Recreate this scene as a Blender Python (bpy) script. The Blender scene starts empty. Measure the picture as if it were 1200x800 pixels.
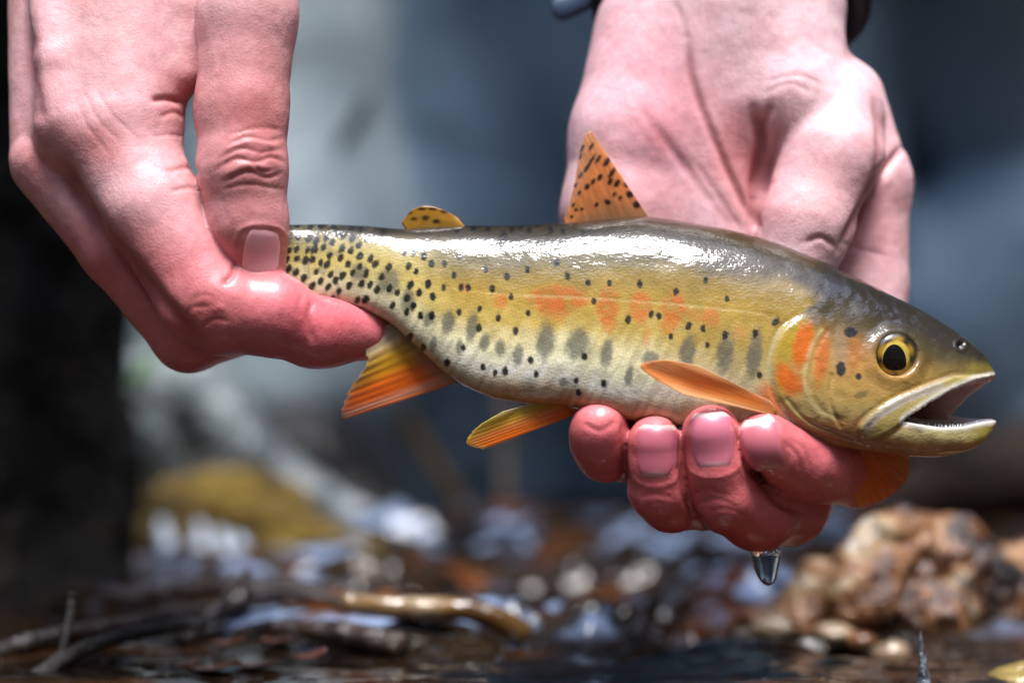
import bpy, math, random
import numpy as np
from mathutils import Vector

# ------------------------------------------------------------------ camera, sky, sun, exposure
S = 0.00018                 # metres per model unit (one unit is about a fifth of a millimetre)
CAMZ = 0.075                # camera height above the stream, metres
F = 2528.0                  # camera to subject distance in model units
scn = bpy.context.scene
col = scn.collection
cam_d = bpy.data.cameras.new('camera'); cam = bpy.data.objects.new('camera', cam_d); col.objects.link(cam)
cam.location = (0, -F * S, CAMZ); cam.rotation_euler = (math.pi / 2, 0, 0)
cam_d.sensor_width = 36; cam_d.lens = 36 * F / 1200; cam_d.clip_start = 0.01; cam_d.clip_end = 200
cam_d.dof.use_dof = True; cam_d.dof.focus_distance = (F - 55) * S; cam_d.dof.aperture_fstop = 5.2
scn.camera = cam
SUN_EL, SUN_AZ = math.radians(72), math.radians(170)    # azimuth clockwise from +Y (away from the camera)
w = bpy.data.worlds.new('World'); scn.world = w; w.use_nodes = True
nt = w.node_tree
sky = nt.nodes.new('ShaderNodeTexSky'); sky.sky_type = 'NISHITA'; sky.sun_disc = False
sky.sun_elevation = SUN_EL; sky.sun_rotation = SUN_AZ
nt.links.new(sky.outputs[0], nt.nodes['Background'].inputs[0]); nt.nodes['Background'].inputs[1].default_value = 0.15
sun_d = bpy.data.lights.new('sun', 'SUN'); sun = bpy.data.objects.new('sun', sun_d); col.objects.link(sun)
sun_d.energy = 1.5; sun_d.angle = math.radians(22); sun_d.color = (1, 0.985, 0.965)
sd = Vector((math.sin(SUN_AZ) * math.cos(SUN_EL), math.cos(SUN_AZ) * math.cos(SUN_EL), math.sin(SUN_EL)))
sun.rotation_euler = sd.to_track_quat('Z', 'Y').to_euler(); sun.location = (0, 0, 3)
scn.view_settings.view_transform = 'Standard'; scn.view_settings.look = 'None'
scn.view_settings.exposure = 2.0; scn.view_settings.gamma = 1
scn.cycles.use_denoising = True; scn.cycles.max_bounces = 8
scn.cycles.sample_clamp_indirect = 4

# ------------------------------------------------------------------ helpers
rng = np.random.default_rng(7); random.seed(7)
f32 = np.float32
def lin(r, g, b):
    c = np.array([r, g, b], float) / 255
    return np.where(c <= 0.04045, c / 12.92, ((c + 0.055) / 1.055) ** 2.4)
def P(px, py, y=0.0):
    k = (F + y) / F
    return np.array([(px - 600) * k, y, (400 - py) * k])
def proj(v):                                   # model units -> photograph coordinates
    k = F / (F + v[:, 1])
    return 600 + v[:, 0] * k, 400 - v[:, 2] * k
def sstep(a, b, x):
    t = np.clip((x - a) / (b - a), 0, 1); return t * t * (3 - 2 * t)
def smin(a, b, k):
    h = np.clip(0.5 + 0.5 * (b - a) / k, 0, 1); return b + (a - b) * h - k * h * (1 - h)
def smax(a, b, k): return -smin(-a, -b, k)
def hash3(i, j, k, s=0):
    n = (i.astype(np.int64) * 73856093) ^ (j.astype(np.int64) * 19349663) ^ (k.astype(np.int64) * 83492791) ^ (s * 2654435761)
    n = (n ^ (n >> 13)) * 1274126177 & 0x7fffffff
    n = (n ^ (n >> 15)) * 668265263 & 0x7fffffff
    return (n % 65536) / 65535.0
def noise(v, scale, seed=0):
    p = np.asarray(v, float) / scale; i = np.floor(p).astype(np.int64); f = p - i; f = f * f * (3 - 2 * f)
    r = 0
    for a in (0, 1):
        for b in (0, 1):
            for c in (0, 1):
                wgt = (f[:, 0] if a else 1 - f[:, 0]) * (f[:, 1] if b else 1 - f[:, 1]) * (f[:, 2] if c else 1 - f[:, 2])
                r = r + wgt * hash3(i[:, 0] + a, i[:, 1] + b, i[:, 2] + c, seed)
    return r * 2 - 1
def fbm(v, scale, oct=4, seed=0):
    r = 0; a = 1; t = 0
    for o in range(oct):
        r = r + a * noise(v, scale / 2 ** o, seed + o * 17); t += a; a *= 0.5
    return r / t
def seg2(px, py, pts):                         # distance to a polyline in the plane, and the parameter along it
    pts = np.asarray(pts, float); best = np.full(px.shape, 1e9); par = np.zeros(px.shape)
    for n in range(len(pts) - 1):
        a, b = pts[n], pts[n + 1]; d = b - a
        h = np.clip(((px - a[0]) * d[0] + (py - a[1]) * d[1]) / (d @ d), 0, 1)
        q = np.hypot(px - a[0] - h * d[0], py - a[1] - h * d[1])
        m = q < best; best = np.where(m, q, best); par = np.where(m, (n + h) / (len(pts) - 1), par)
    return best, par
def poly2(px, py, pts):                        # signed distance to a polygon in the plane (negative inside)
    pts = np.asarray(pts, float); d, _ = seg2(px, py, np.vstack([pts, pts[:1]]))
    ins = np.zeros(px.shape, bool); n = len(pts)
    for i in range(n):
        x1, y1 = pts[i]; x2, y2 = pts[(i + 1) % n]
        if y1 == y2: continue
        c = ((y1 > py) != (y2 > py)) & (px < (x2 - x1) * (py - y1) / (y2 - y1) + x1); ins ^= c
    return np.where(ins, -d, d)
def smooth_curve(pts, n=40):                   # Catmull-Rom through points of any dimension
    p = np.asarray(pts, float); p = np.vstack([2 * p[0] - p[1], p, 2 * p[-1] - p[-2]]); out = []
    m = len(p) - 3
    for t in np.linspace(0, m - 1e-9, n):
        i = int(t); f = t - i; a, b, c, d = p[i:i + 4]
        out.append(0.5 * (2 * b + (c - a) * f + (2 * a - 5 * b + 4 * c - d) * f * f + (3 * b - a - 3 * c + d) * f ** 3))
    return np.array(out)

def surface_nets(Fd, org, h):
    Sg = Fd < 0
    cnt = np.zeros(tuple(n - 1 for n in Fd.shape), np.int8)
    offs = [(a, b, c) for a in (0, 1) for b in (0, 1) for c in (0, 1)]
    nx, ny, nz = cnt.shape
    for a, b, c in offs: cnt += Sg[a:a + nx, b:b + ny, c:c + nz]
    ids = np.argwhere((cnt > 0) & (cnt < 8))
    index = np.full(cnt.shape, -1, np.int32); index[tuple(ids.T)] = np.arange(len(ids))
    V = [Fd[ids[:, 0] + a, ids[:, 1] + b, ids[:, 2] + c].astype(float) for a, b, c in offs]
    acc = np.zeros((len(ids), 3)); n = np.zeros(len(ids))
    for i in range(8):
        for j in range(i + 1, 8):
            if sum(abs(np.subtract(offs[i], offs[j]))) != 1: continue
            m = (V[i] < 0) != (V[j] < 0)
            t = np.where(m, V[i] / np.where(m, V[i] - V[j], 1), 0)
            acc += m[:, None] * (np.array(offs[i]) + t[:, None] * (np.array(offs[j]) - np.array(offs[i]))); n += m
    v = (ids + acc / n[:, None]) * h + org
    quads = []
    def emit(mask_pos, mask_neg, q):
        for mk, rev in ((mask_pos, False), (mask_neg, True)):
            e = np.argwhere(mk)
            cells = [index[tuple((e + np.array(o)).T)] for o in q]
            if rev: cells = cells[::-1]
            quads.append(np.stack(cells, 1))
    A = Sg[:, 1:-1, 1:-1]; a0, a1 = A[:-1], A[1:]
    emit(a0 & ~a1, ~a0 & a1, [(0, 0, 0), (0, 1, 0), (0, 1, 1), (0, 0, 1)])
    A = Sg[1:-1, :, 1:-1]; a0, a1 = A[:, :-1], A[:, 1:]
    emit(a0 & ~a1, ~a0 & a1, [(0, 0, 0), (0, 0, 1), (1, 0, 1), (1, 0, 0)])
    A = Sg[1:-1, 1:-1, :]; a0, a1 = A[:, :, :-1], A[:, :, 1:]
    emit(a0 & ~a1, ~a0 & a1, [(0, 0, 0), (1, 0, 0), (1, 1, 0), (0, 1, 0)])
    return v, np.concatenate(quads)
def edges_of(q):
    e = np.concatenate([q[:, [0, 1]], q[:, [1, 2]], q[:, [2, 3]], q[:, [3, 0]]]); e.sort(1)
    return np.unique(e, axis=0)
def relax(v, q, it=2, lam=0.5):
    e = edges_of(q); n = len(v); deg = np.bincount(e.ravel(), minlength=n).astype(float)
    deg[deg == 0] = 1
    for k in range(it):
        for l in (lam, -lam * 1.03):           # Taubin: smooths without shrinking
            m = np.stack([np.bincount(e[:, 0], v[e[:, 1], c], n) + np.bincount(e[:, 1], v[e[:, 0], c], n) for c in range(3)], 1) / deg[:, None]
            v = v + l * (m - v)
    return v
def normals(v, q):
    a = np.cross(v[q[:, 2]] - v[q[:, 0]], v[q[:, 3]] - v[q[:, 1]])
    n = np.stack([sum(np.bincount(q[:, j], a[:, c], len(v)) for j in range(4)) for c in range(3)], 1)
    return n / np.maximum(np.linalg.norm(n, axis=1), 1e-9)[:, None]

def to_world(v): return np.asarray(v, float) * S + np.array([0, 0, CAMZ])
def mesh_np(name, v, q, colr=None, attrs=None, world=True):
    me = bpy.data.meshes.new(name); v = to_world(v) if world else np.asarray(v, float)
    q = np.asarray(q, np.int32); k = q.shape[1]
    me.vertices.add(len(v)); me.vertices.foreach_set('co', v.astype(f32).ravel())
    me.loops.add(q.size); me.loops.foreach_set('vertex_index', q.ravel())
    me.polygons.add(len(q)); me.polygons.foreach_set('loop_start', np.arange(0, q.size, k, dtype=np.int32))
    me.update(calc_edges=True); me.validate()
    me.polygons.foreach_set('use_smooth', np.ones(len(me.polygons), bool))
    if colr is not None:
        a = me.color_attributes.new('Col', 'FLOAT_COLOR', 'POINT')
        a.data.foreach_set('color', np.concatenate([colr, np.ones((len(colr), 1))], 1).astype(f32).ravel())
    for nm, val in (attrs or {}).items():
        a = me.attributes.new(nm, 'FLOAT', 'POINT'); a.data.foreach_set('value', np.asarray(val, f32))
    return me
def obj(name, me, m, parent=None, **tags):
    o = bpy.data.objects.new(name, me); col.objects.link(o)
    if m: me.materials.append(m)
    if parent: o.parent = parent
    for k, val in tags.items(): o[k] = val
    return o
def empty(name, loc, **tags):
    o = bpy.data.objects.new(name, None); o.location = loc; col.objects.link(o); o.empty_display_size = 0.02
    for k, val in tags.items(): o[k] = val
    bpy.context.view_layer.update()
    return o
def adopt(parent, *kids):
    for k in kids:
        k.parent = parent; k.matrix_parent_inverse = parent.matrix_world.inverted()
def grid_quads(nu, nv, wrap=False):
    i, j = np.meshgrid(np.arange(nu if wrap else nu - 1), np.arange(nv - 1), indexing='ij')
    i2 = (i + 1) % nu
    return np.stack([i * nv + j, i2 * nv + j, i2 * nv + j + 1, i * nv + j + 1], -1).reshape(-1, 4)
def tube(pts, rad, n=14, caps=True):           # closed tube through points (model units)
    pts = np.asarray(pts, float); m = len(pts); rad = np.broadcast_to(rad, (m,)).astype(float)
    t = np.gradient(pts, axis=0); t /= np.linalg.norm(t, axis=1)[:, None]
    u = np.cross(t, [0.31, 0.2, 0.93]); u /= np.linalg.norm(u, axis=1)[:, None]; w_ = np.cross(t, u)
    a = np.linspace(0, 2 * math.pi, n, endpoint=False)
    ring = lambda k: pts[k] + rad[k] * (np.cos(a)[:, None] * u[k] + np.sin(a)[:, None] * w_[k])
    rows = [np.repeat(pts[:1], n, 0)] + [ring(k) for k in range(m)] + [np.repeat(pts[-1:], n, 0)]
    v = np.stack(rows, 1).reshape(-1, 3)       # (n, rows)
    return v, grid_quads(n, len(rows), True)[:, ::-1]

# ------------------------------------------------------------------ material helper
def mat(name):
    m = bpy.data.materials.new(name); m.use_nodes = True
    return m, m.node_tree, m.node_tree.nodes['Principled BSDF']
def N(t, typ, **kw):
    n = t.nodes.new(typ)
    for k, val in kw.items():
        if k in n.inputs: n.inputs[k].default_value = val
        else: setattr(n, k, val)
    return n
def bump_chain(t, p, layers, coat=True):       # layers: (scale, detail, strength, distance)
    tc = N(t, 'ShaderNodeTexCoord'); prev = None
    for sc_, det, st, dist in layers:
        nz = N(t, 'ShaderNodeTexNoise', Scale=sc_, Detail=det, Roughness=0.55)
        t.links.new(tc.outputs['Object'], nz.inputs['Vector'])
        b = N(t, 'ShaderNodeBump', Strength=st, Distance=dist); t.links.new(nz.outputs[0], b.inputs['Height'])
        if prev: t.links.new(prev.outputs[0], b.inputs['Normal'])
        prev = b
    t.links.new(prev.outputs[0], p.inputs['Normal'])
    if coat: t.links.new(prev.outputs[0], p.inputs['Coat Normal'])
    return prev
def attr_col(t, p):
    a = N(t, 'ShaderNodeAttribute', attribute_name='Col'); t.links.new(a.outputs[0], p.inputs['Base Color']); return a
def noise_mat(name, stops, scale, rough=0.5, bump=((60, 6, 0.5, 0.004),), spec=0.5, coat=0.0, detail=6):
    m, t, p = mat(name)
    tc = N(t, 'ShaderNodeTexCoord'); nz = N(t, 'ShaderNodeTexNoise', Scale=scale, Detail=detail, Roughness=0.6)
    t.links.new(tc.outputs['Object'], nz.inputs['Vector'])
    r = N(t, 'ShaderNodeValToRGB'); cr = r.color_ramp
    while len(cr.elements) < len(stops): cr.elements.new(0.5)
    for e, (pos, c) in zip(cr.elements, stops): e.position = pos; e.color = (*lin(*c), 1)
    t.links.new(nz.outputs[0], r.inputs[0]); t.links.new(r.outputs[0], p.inputs['Base Color'])
    p.inputs['Roughness'].default_value = rough; p.inputs['Specular IOR Level'].default_value = spec
    p.inputs['Coat Weight'].default_value = coat; p.inputs['Coat Roughness'].default_value = 0.06
    bump_chain(t, p, bump); return m

# skin
M_SKIN, t, p = mat('skin'); attr_col(t, p)
p.inputs['Roughness'].default_value = 0.47; p.inputs['Specular IOR Level'].default_value = 0.36
p.inputs['Subsurface Weight'].default_value = 0.25; p.inputs['Subsurface Radius'].default_value = (1, 0.32, 0.2); p.inputs['Subsurface Scale'].default_value = 0.0018
wet = N(t, 'ShaderNodeAttribute', attribute_name='wet'); t.links.new(wet.outputs['Fac'], p.inputs['Coat Weight'])
p.inputs['Coat Roughness'].default_value = 0.22
tc = N(t, 'ShaderNodeTexCoord')
vo = N(t, 'ShaderNodeTexVoronoi', Scale=1150); vo.feature = 'DISTANCE_TO_EDGE'; t.links.new(tc.outputs['Object'], vo.inputs['Vector'])
b1 = N(t, 'ShaderNodeBump', Strength=0.35, Distance=0.0002); t.links.new(vo.outputs[0], b1.inputs['Height'])
nz = N(t, 'ShaderNodeTexNoise', Scale=420, Detail=5); t.links.new(tc.outputs['Object'], nz.inputs['Vector'])
b2 = N(t, 'ShaderNodeBump', Strength=0.26, Distance=0.0005); t.links.new(nz.outputs[0], b2.inputs['Height']); t.links.new(b1.outputs[0], b2.inputs['Normal'])
mpw = N(t, 'ShaderNodeMapping'); mpw.inputs['Scale'].default_value = (900, 500, 330); mpw.inputs['Rotation'].default_value = (0, 0.7, 0.3); t.links.new(tc.outputs['Object'], mpw.inputs['Vector'])
nw = N(t, 'ShaderNodeTexNoise', Scale=1.0, Detail=4, Roughness=0.6); t.links.new(mpw.outputs[0], nw.inputs['Vector'])
b3 = N(t, 'ShaderNodeBump', Strength=0.2, Distance=0.0005); t.links.new(nw.outputs[0], b3.inputs['Height']); t.links.new(b2.outputs[0], b3.inputs['Normal'])
t.links.new(b3.outputs[0], p.inputs['Normal'])
# nails
M_NAIL, t, p = mat('nail'); attr_col(t, p)
p.inputs['Roughness'].default_value = 0.38; p.inputs['Coat Weight'].default_value = 0.25; p.inputs['Coat Roughness'].default_value = 0.15
p.inputs['Subsurface Weight'].default_value = 0.2; p.inputs['Subsurface Scale'].default_value = 0.001
# fish skin
M_FISH, t, p = mat('fish_skin'); a = attr_col(t, p)
p.inputs['Roughness'].default_value = 0.45; p.inputs['Specular IOR Level'].default_value = 0.15
p.inputs['Coat Weight'].default_value = 1.0; p.inputs['Coat Roughness'].default_value = 0.05; p.inputs['Coat IOR'].default_value = 1.42
p.inputs['Subsurface Weight'].default_value = 0.1; p.inputs['Subsurface Scale'].default_value = 0.0012
tc = N(t, 'ShaderNodeTexCoord'); mp = N(t, 'ShaderNodeMapping'); mp.inputs['Scale'].default_value = (1300, 900, 2000); mp.inputs['Rotation'].default_value = (0, 0.6, 0)
t.links.new(tc.outputs['Object'], mp.inputs['Vector'])
vo = N(t, 'ShaderNodeTexVoronoi', Scale=1.0); t.links.new(mp.outputs[0], vo.inputs['Vector'])
b0 = N(t, 'ShaderNodeBump', Strength=0.35, Distance=0.00012); t.links.new(vo.outputs[0], b0.inputs['Height'])
nz = N(t, 'ShaderNodeTexNoise', Scale=300, Detail=4); t.links.new(tc.outputs['Object'], nz.inputs['Vector'])
b1 = N(t, 'ShaderNodeBump', Strength=0.3, Distance=0.0006); t.links.new(nz.outputs[0], b1.inputs['Height']); t.links.new(b0.outputs[0], b1.inputs['Normal'])
t.links.new(b1.outputs[0], p.inputs['Normal'])
mp2 = N(t, 'ShaderNodeMapping'); mp2.inputs['Scale'].default_value = (110, 260, 260); t.links.new(tc.outputs['Object'], mp2.inputs['Vector'])
nz2 = N(t, 'ShaderNodeTexNoise', Scale=1.0, Detail=4, Roughness=0.55); t.links.new(mp2.outputs[0], nz2.inputs['Vector'])
b2 = N(t, 'ShaderNodeBump', Strength=0.36, Distance=0.0007); t.links.new(nz2.outputs[0], b2.inputs['Height'])
b4 = N(t, 'ShaderNodeBump', Strength=0.16, Distance=0.00012); t.links.new(vo.outputs[0], b4.inputs['Height']); t.links.new(b4.outputs[0], b2.inputs['Normal'])
nz5 = N(t, 'ShaderNodeTexNoise', Scale=700, Detail=3); t.links.new(tc.outputs['Object'], nz5.inputs['Vector'])
b5 = N(t, 'ShaderNodeBump', Strength=0.2, Distance=0.0003); t.links.new(nz5.outputs[0], b5.inputs['Height']); t.links.new(b5.outputs[0], b4.inputs['Normal'])
t.links.new(b2.outputs[0], p.inputs['Coat Normal'])
# fins: wet translucent membrane
M_FIN, t, p = mat('fin'); a = attr_col(t, p)
p.inputs['Roughness'].default_value = 0.3; p.inputs['Coat Weight'].default_value = 1.0; p.inputs['Coat Roughness'].default_value = 0.06
tr = N(t, 'ShaderNodeBsdfTranslucent'); t.links.new(a.outputs[0], tr.inputs[0])
mx = N(t, 'ShaderNodeMixShader', Fac=0.5); out = t.nodes['Material Output']
t.links.new(p.outputs[0], mx.inputs[1]); t.links.new(tr.outputs[0], mx.inputs[2])
th = N(t, 'ShaderNodeAttribute', attribute_name='thin'); tp_ = N(t, 'ShaderNodeBsdfTransparent'); mx2 = N(t, 'ShaderNodeMixShader')
t.links.new(th.outputs['Fac'], mx2.inputs[0]); t.links.new(mx.outputs[0], mx2.inputs[1]); t.links.new(tp_.outputs[0], mx2.inputs[2]); t.links.new(mx2.outputs[0], out.inputs[0])
bump_chain(t, p, ((500, 3, 0.3, 0.0004),))
# eye
M_EYE, t, p = mat('eye'); attr_col(t, p); p.inputs['Roughness'].default_value = 0.25; p.inputs['Coat Weight'].default_value = 1; p.inputs['Coat Roughness'].default_value = 0.01
# teeth
M_TOOTH, t, p = mat('tooth'); p.inputs['Base Color'].default_value = (0.75, 0.78, 0.8, 1); p.inputs['Roughness'].default_value = 0.2
# clear water (drops)
M_DROP, t, p = mat('water_drop'); p.inputs['Transmission Weight'].default_value = 1; p.inputs['IOR'].default_value = 1.33; p.inputs['Roughness'].default_value = 0.0

# ------------------------------------------------------------------ signed-distance modelling
def cone(p, a, ra, b, rb):
    d = b - a; h = np.clip(((p[0] - a[0]) * d[0] + (p[1] - a[1]) * d[1] + (p[2] - a[2]) * d[2]) / (d @ d + 1e-9), 0, 1)
    return np.sqrt((p[0] - a[0] - h * d[0]) ** 2 + (p[1] - a[1] - h * d[1]) ** 2 + (p[2] - a[2] - h * d[2]) ** 2) - (ra + (rb - ra) * h)
def ellip(p, c, r):
    q = np.sqrt(sum(((p[i] - c[i]) / r[i]) ** 2 for i in range(3)))
    return (q - 1) * min(r)
def chain(pts, k=10):                          # pts: (px, py, y, r) given at the photograph's scale
    out = []
    P3 = [(P(a, b, c), r * (F + c) / F) for a, b, c, r in pts]
    for i in range(len(P3) - 1): out.append(('cone', P3[i][0], P3[i][1], P3[i + 1][0], P3[i + 1][1]))
    return dict(prims=out, k=k)
def prim_eval(p, pr):
    return cone(p, *pr[1:]) if pr[0] == 'cone' else ellip(p, *pr[1:])
def prim_box(pr, pad):
    if pr[0] == 'cone':
        a, ra, b, rb = pr[1:]; return np.minimum(a - ra, b - rb) - pad, np.maximum(a + ra, b + rb) + pad
    return np.array(pr[1]) - pr[2] - pad, np.array(pr[1]) + pr[2] + pad
BIG = 90.0
def eval_points(groups, pts):                  # pts (n,3)
    p = pts.T; out = np.full(len(pts), 1e3)
    for g in groups:
        d = np.full(len(pts), 1e3)
        for pr in g['prims']: d = smin(d, prim_eval(p, pr), g['k'])
        out = smax(out, -d, g['ko']) if g.get('cut') else smin(out, d, g['ko'])
    return out
def eval_grid(groups, lo, hi, h):
    n = np.ceil((np.array(hi) - lo) / h).astype(int) + 1; lo = np.array(lo, float)
    ax = [(lo[i] + h * np.arange(n[i])).astype(f32) for i in range(3)]
    G = np.full(n, BIG, f32)
    for g in groups:
        pad = 40 + g['k'] + g['ko']
        bl = np.min([prim_box(pr, pad)[0] for pr in g['prims']], 0); bh = np.max([prim_box(pr, pad)[1] for pr in g['prims']], 0)
        s = [slice(max(0, int((bl[i] - lo[i]) / h)), min(n[i], int((bh[i] - lo[i]) / h) + 2)) for i in range(3)]
        if any(x.stop <= x.start for x in s): continue
        p = [ax[0][s[0]][:, None, None], ax[1][s[1]][None, :, None], ax[2][s[2]][None, None, :]]
        d = np.full([x.stop - x.start for x in s], BIG, f32)
        for pr in g['prims']: d = smin(d, prim_eval(p, pr).astype(f32), g['k'])
        cur = G[s[0], s[1], s[2]]
        G[s[0], s[1], s[2]] = smax(cur, -d, g['ko']) if g.get('cut') else smin(cur, d, g['ko'])
    return G, lo
def grp(pts, k=10, ko=8, cut=False):
    g = chain(pts, k); g['ko'] = ko; g['cut'] = cut; return g
def grad(groups, pts, e=1.0):
    g = np.stack([eval_points(groups, pts + np.eye(3)[i] * e) - eval_points(groups, pts - np.eye(3)[i] * e) for i in range(3)], 1)
    return g / np.maximum(np.linalg.norm(g, axis=1), 1e-9)[:, None]

# ------------------------------------------------------------------ the two hands
HAND_A = [   # right hand of the angler, pinching the tail
    grp([(150, 140, 0, 66), (168, -160, 95, 74)], ko=30),
    grp([(97, 158, 8, 58), (115, -160, 95, 66)], ko=26),
    grp([(52, 182, 35, 40), (62, -160, 105, 54)], ko=16),
    grp([(68, 138, -30, 22), (60, 70, -20, 19), (49, -30, 6, 17)], ko=26),
    grp([(216, 86, 4, 24), (216, 10, 24, 32), (228, -150, 80, 60)], ko=22),
    grp([(140, 168, -6, 64), (178, 245, -30, 61), (240, 350, -52, 54), (262, 362, -54, 52), (318, 368, -50, 48), (366, 389, -36, 40), (385, 390, -26, 38), (424, 389, -4, 34)], k=12, ko=20),
    grp([(300, -170, 125, 66), (290, 22, -8, 57), (283, 130, -30, 53), (284, 198, -46, 51), (290, 262, -46, 46), (300, 330, -34, 36)], k=14, ko=5),
    grp([(58, 190, 30, 46), (140, 288, 22, 47), (222, 391, 28, 44), (300, 374, 62, 36), (350, 365, 66, 30)], k=10, ko=3),
    grp([(70, 185, 90, 46), (205, 368, 100, 42), (275, 345, 100, 34)], k=10, ko=3),
    grp([(80, 160, 150, 40), (190, 320, 155, 36), (240, 300, 150, 30)], k=10, ko=3),
]
HAND_B = [   # left hand of the angler, under the fish
    grp([(850, 20, 175, 95), (830, 330, 165, 92)], ko=40),
    grp([(772, 40, 165, 76), (742, 160, 130, 72), (730, 250, 120, 70), (738, 350, 120, 62)], k=20, ko=40),
    grp([(905, 30, 150, 84), (925, 120, 120, 72), (965, 165, 110, 58)], k=20, ko=34),
    grp([(800, -10, 175, 74), (805, -220, 230, 78)], ko=30),
    grp([(910, -10, 170, 76), (905, -220, 230, 76)], ko=30),
    grp([(985, 120, 165, 52), (1008, 215, 165, 57), (1012, 330, 150, 52)], k=20, ko=26),
    # thumb
    grp([(972, 135, 118, 64), (974, 185, 84, 60), (945, 262, 62, 54), (925, 330, 52, 46)], k=14, ko=9),
    # index
    grp([(1012, 330, 150, 52), (1010, 470, 110, 47), (1006, 548, 55, 45), (960, 546, -12, 42), (938, 540, -40, 41), (918, 530, -58, 37), (895, 518, -74, 36)], k=10, ko=6),
    # middle
    grp([(930, 360, 160, 52), (955, 530, 120, 46), (925, 592, 60, 45), (888, 600, -14, 44), (848, 582, -52, 40), (838, 548, -66, 36), (833, 508, -74, 35)], k=10, ko=1.5),
    # ring
    grp([(830, 360, 160, 50), (845, 520, 120, 44), (828, 580, 55, 40), (786, 586, -32, 36), (773, 572, -52, 36), (769, 545, -62, 33), (768, 519, -68, 33)], k=10, ko=1.5),
    # little
    grp([(745, 360, 130, 46), (752, 470, 95, 40), (740, 528, 40, 37), (710, 528, -28, 35), (704, 515, -46, 35), (702, 503, -56, 34)], k=10, ko=1.5),
]
def blob(px, py, cx, cy, rx, ry, ang=0):
    c, s = math.cos(math.radians(ang)), math.sin(math.radians(ang)); dx, dy = px - cx, py - cy
    return np.exp(-(((dx * c + dy * s) / rx) ** 2 + ((-dx * s + dy * c) / ry) ** 2))
def mixc(c, k, colr): return c + np.clip(k, 0, 1)[:, None] * (np.asarray(colr) - c)

def build_hand(groups, lo, hi, h, creases, paint):
    G, lo = eval_grid(groups, lo, hi, h)
    v, q = surface_nets(G, lo, h); v = relax(v, q, 4)
    n = normals(v, q); px, py = proj(v); front = sstep(0.45, -0.1, n[:, 1])
    d = np.zeros(len(v)); dark = np.zeros(len(v))
    for pts, wd, dep in creases:
        dist, par = seg2(px, py, smooth_curve(pts, 24) if len(pts) > 2 else pts)
        taper = np.minimum(1, 5 * np.minimum(par + 0.06, 1.06 - par))
        e = np.exp(-(dist / wd) ** 2) * front * taper
        d -= dep * e
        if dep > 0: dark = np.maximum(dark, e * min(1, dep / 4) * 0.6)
    d += fbm(v, 26, 3, 5) * 0.9 * 1.0
    v = v + n * d[:, None]
    c, wetv = paint(px, py, v, n)
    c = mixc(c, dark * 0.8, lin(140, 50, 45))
    return v, q, c, wetv

def paint_a(px, py, v, n):
    c = np.tile(lin(218, 166, 168), (len(px), 1))
    c = mixc(c, 0.8 * blob(px, py, 300, 150, 70, 120), lin(190, 106, 102))             # thumb
    c = mixc(c, 0.75 * sstep(210, 330, py) , lin(200, 98, 100))                        # fingers colder and redder
    c = mixc(c, 0.8 * blob(px, py, 380, 380, 90, 50), lin(214, 100, 110))
    c = mixc(c, 0.5 * blob(px, py, 110, 170, 40, 30), lin(200, 110, 105))
    c = mixc(c, 0.55 * blob(px, py, 245, 365, 26, 22), lin(160, 70, 62))
    c = mixc(c, 0.45 * blob(px, py, 40, 190, 30, 40), lin(190, 95, 90))
    c = mixc(c, 0.45 * blob(px, py, 215, 115, 24, 40), lin(200, 92, 88))
    c = mixc(c, 0.35 * blob(px, py, 120, 30, 40, 60), lin(226, 180, 172))
    c = c * (1 + 0.24 * fbm(v, 30, 4, 3)[:, None] * [0.5, 1, 1] + 0.14 * fbm(v, 7, 2, 9)[:, None] * [0.6, 1, 1])
    return np.clip(c, 0, 1), 0.1 + 0.35 * sstep(220, 380, py)
def paint_b(px, py, v, n):
    c = np.tile(lin(234, 192, 196), (len(px), 1))
    c = mixc(c, 0.7 * blob(px, py, 770, 130, 60, 110, -15), lin(222, 134, 146))
    c = mixc(c, 0.5 * blob(px, py, 720, 260, 60, 60), lin(228, 158, 158))
    c = mixc(c, 0.7 * blob(px, py, 870, 190, 40, 80, -15), lin(214, 118, 118))
    c = mixc(c, 0.5 * blob(px, py, 1030, 260, 40, 110), lin(222, 138, 138))
    c = mixc(c, 0.35 * blob(px, py, 960, 230, 45, 70), lin(220, 150, 140))
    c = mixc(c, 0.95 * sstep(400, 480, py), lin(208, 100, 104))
    c = mixc(c, 0.55 * sstep(570, 640, py), lin(164, 58, 58))  # finger undersides darkened, their shade put into the skin colour
    c = mixc(c, 0.6 * blob(px, py, 700, 485, 36, 18) + 0.5 * blob(px, py, 768, 492, 30, 14), lin(224, 128, 130))
    c = c * (1 + 0.24 * fbm(v, 30, 4, 13)[:, None] * [0.5, 1, 1] + 0.14 * fbm(v, 7, 2, 19)[:, None] * [0.6, 1, 1])
    return np.clip(c, 0, 1), 0.06 + 0.4 * sstep(400, 470, py)

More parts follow.
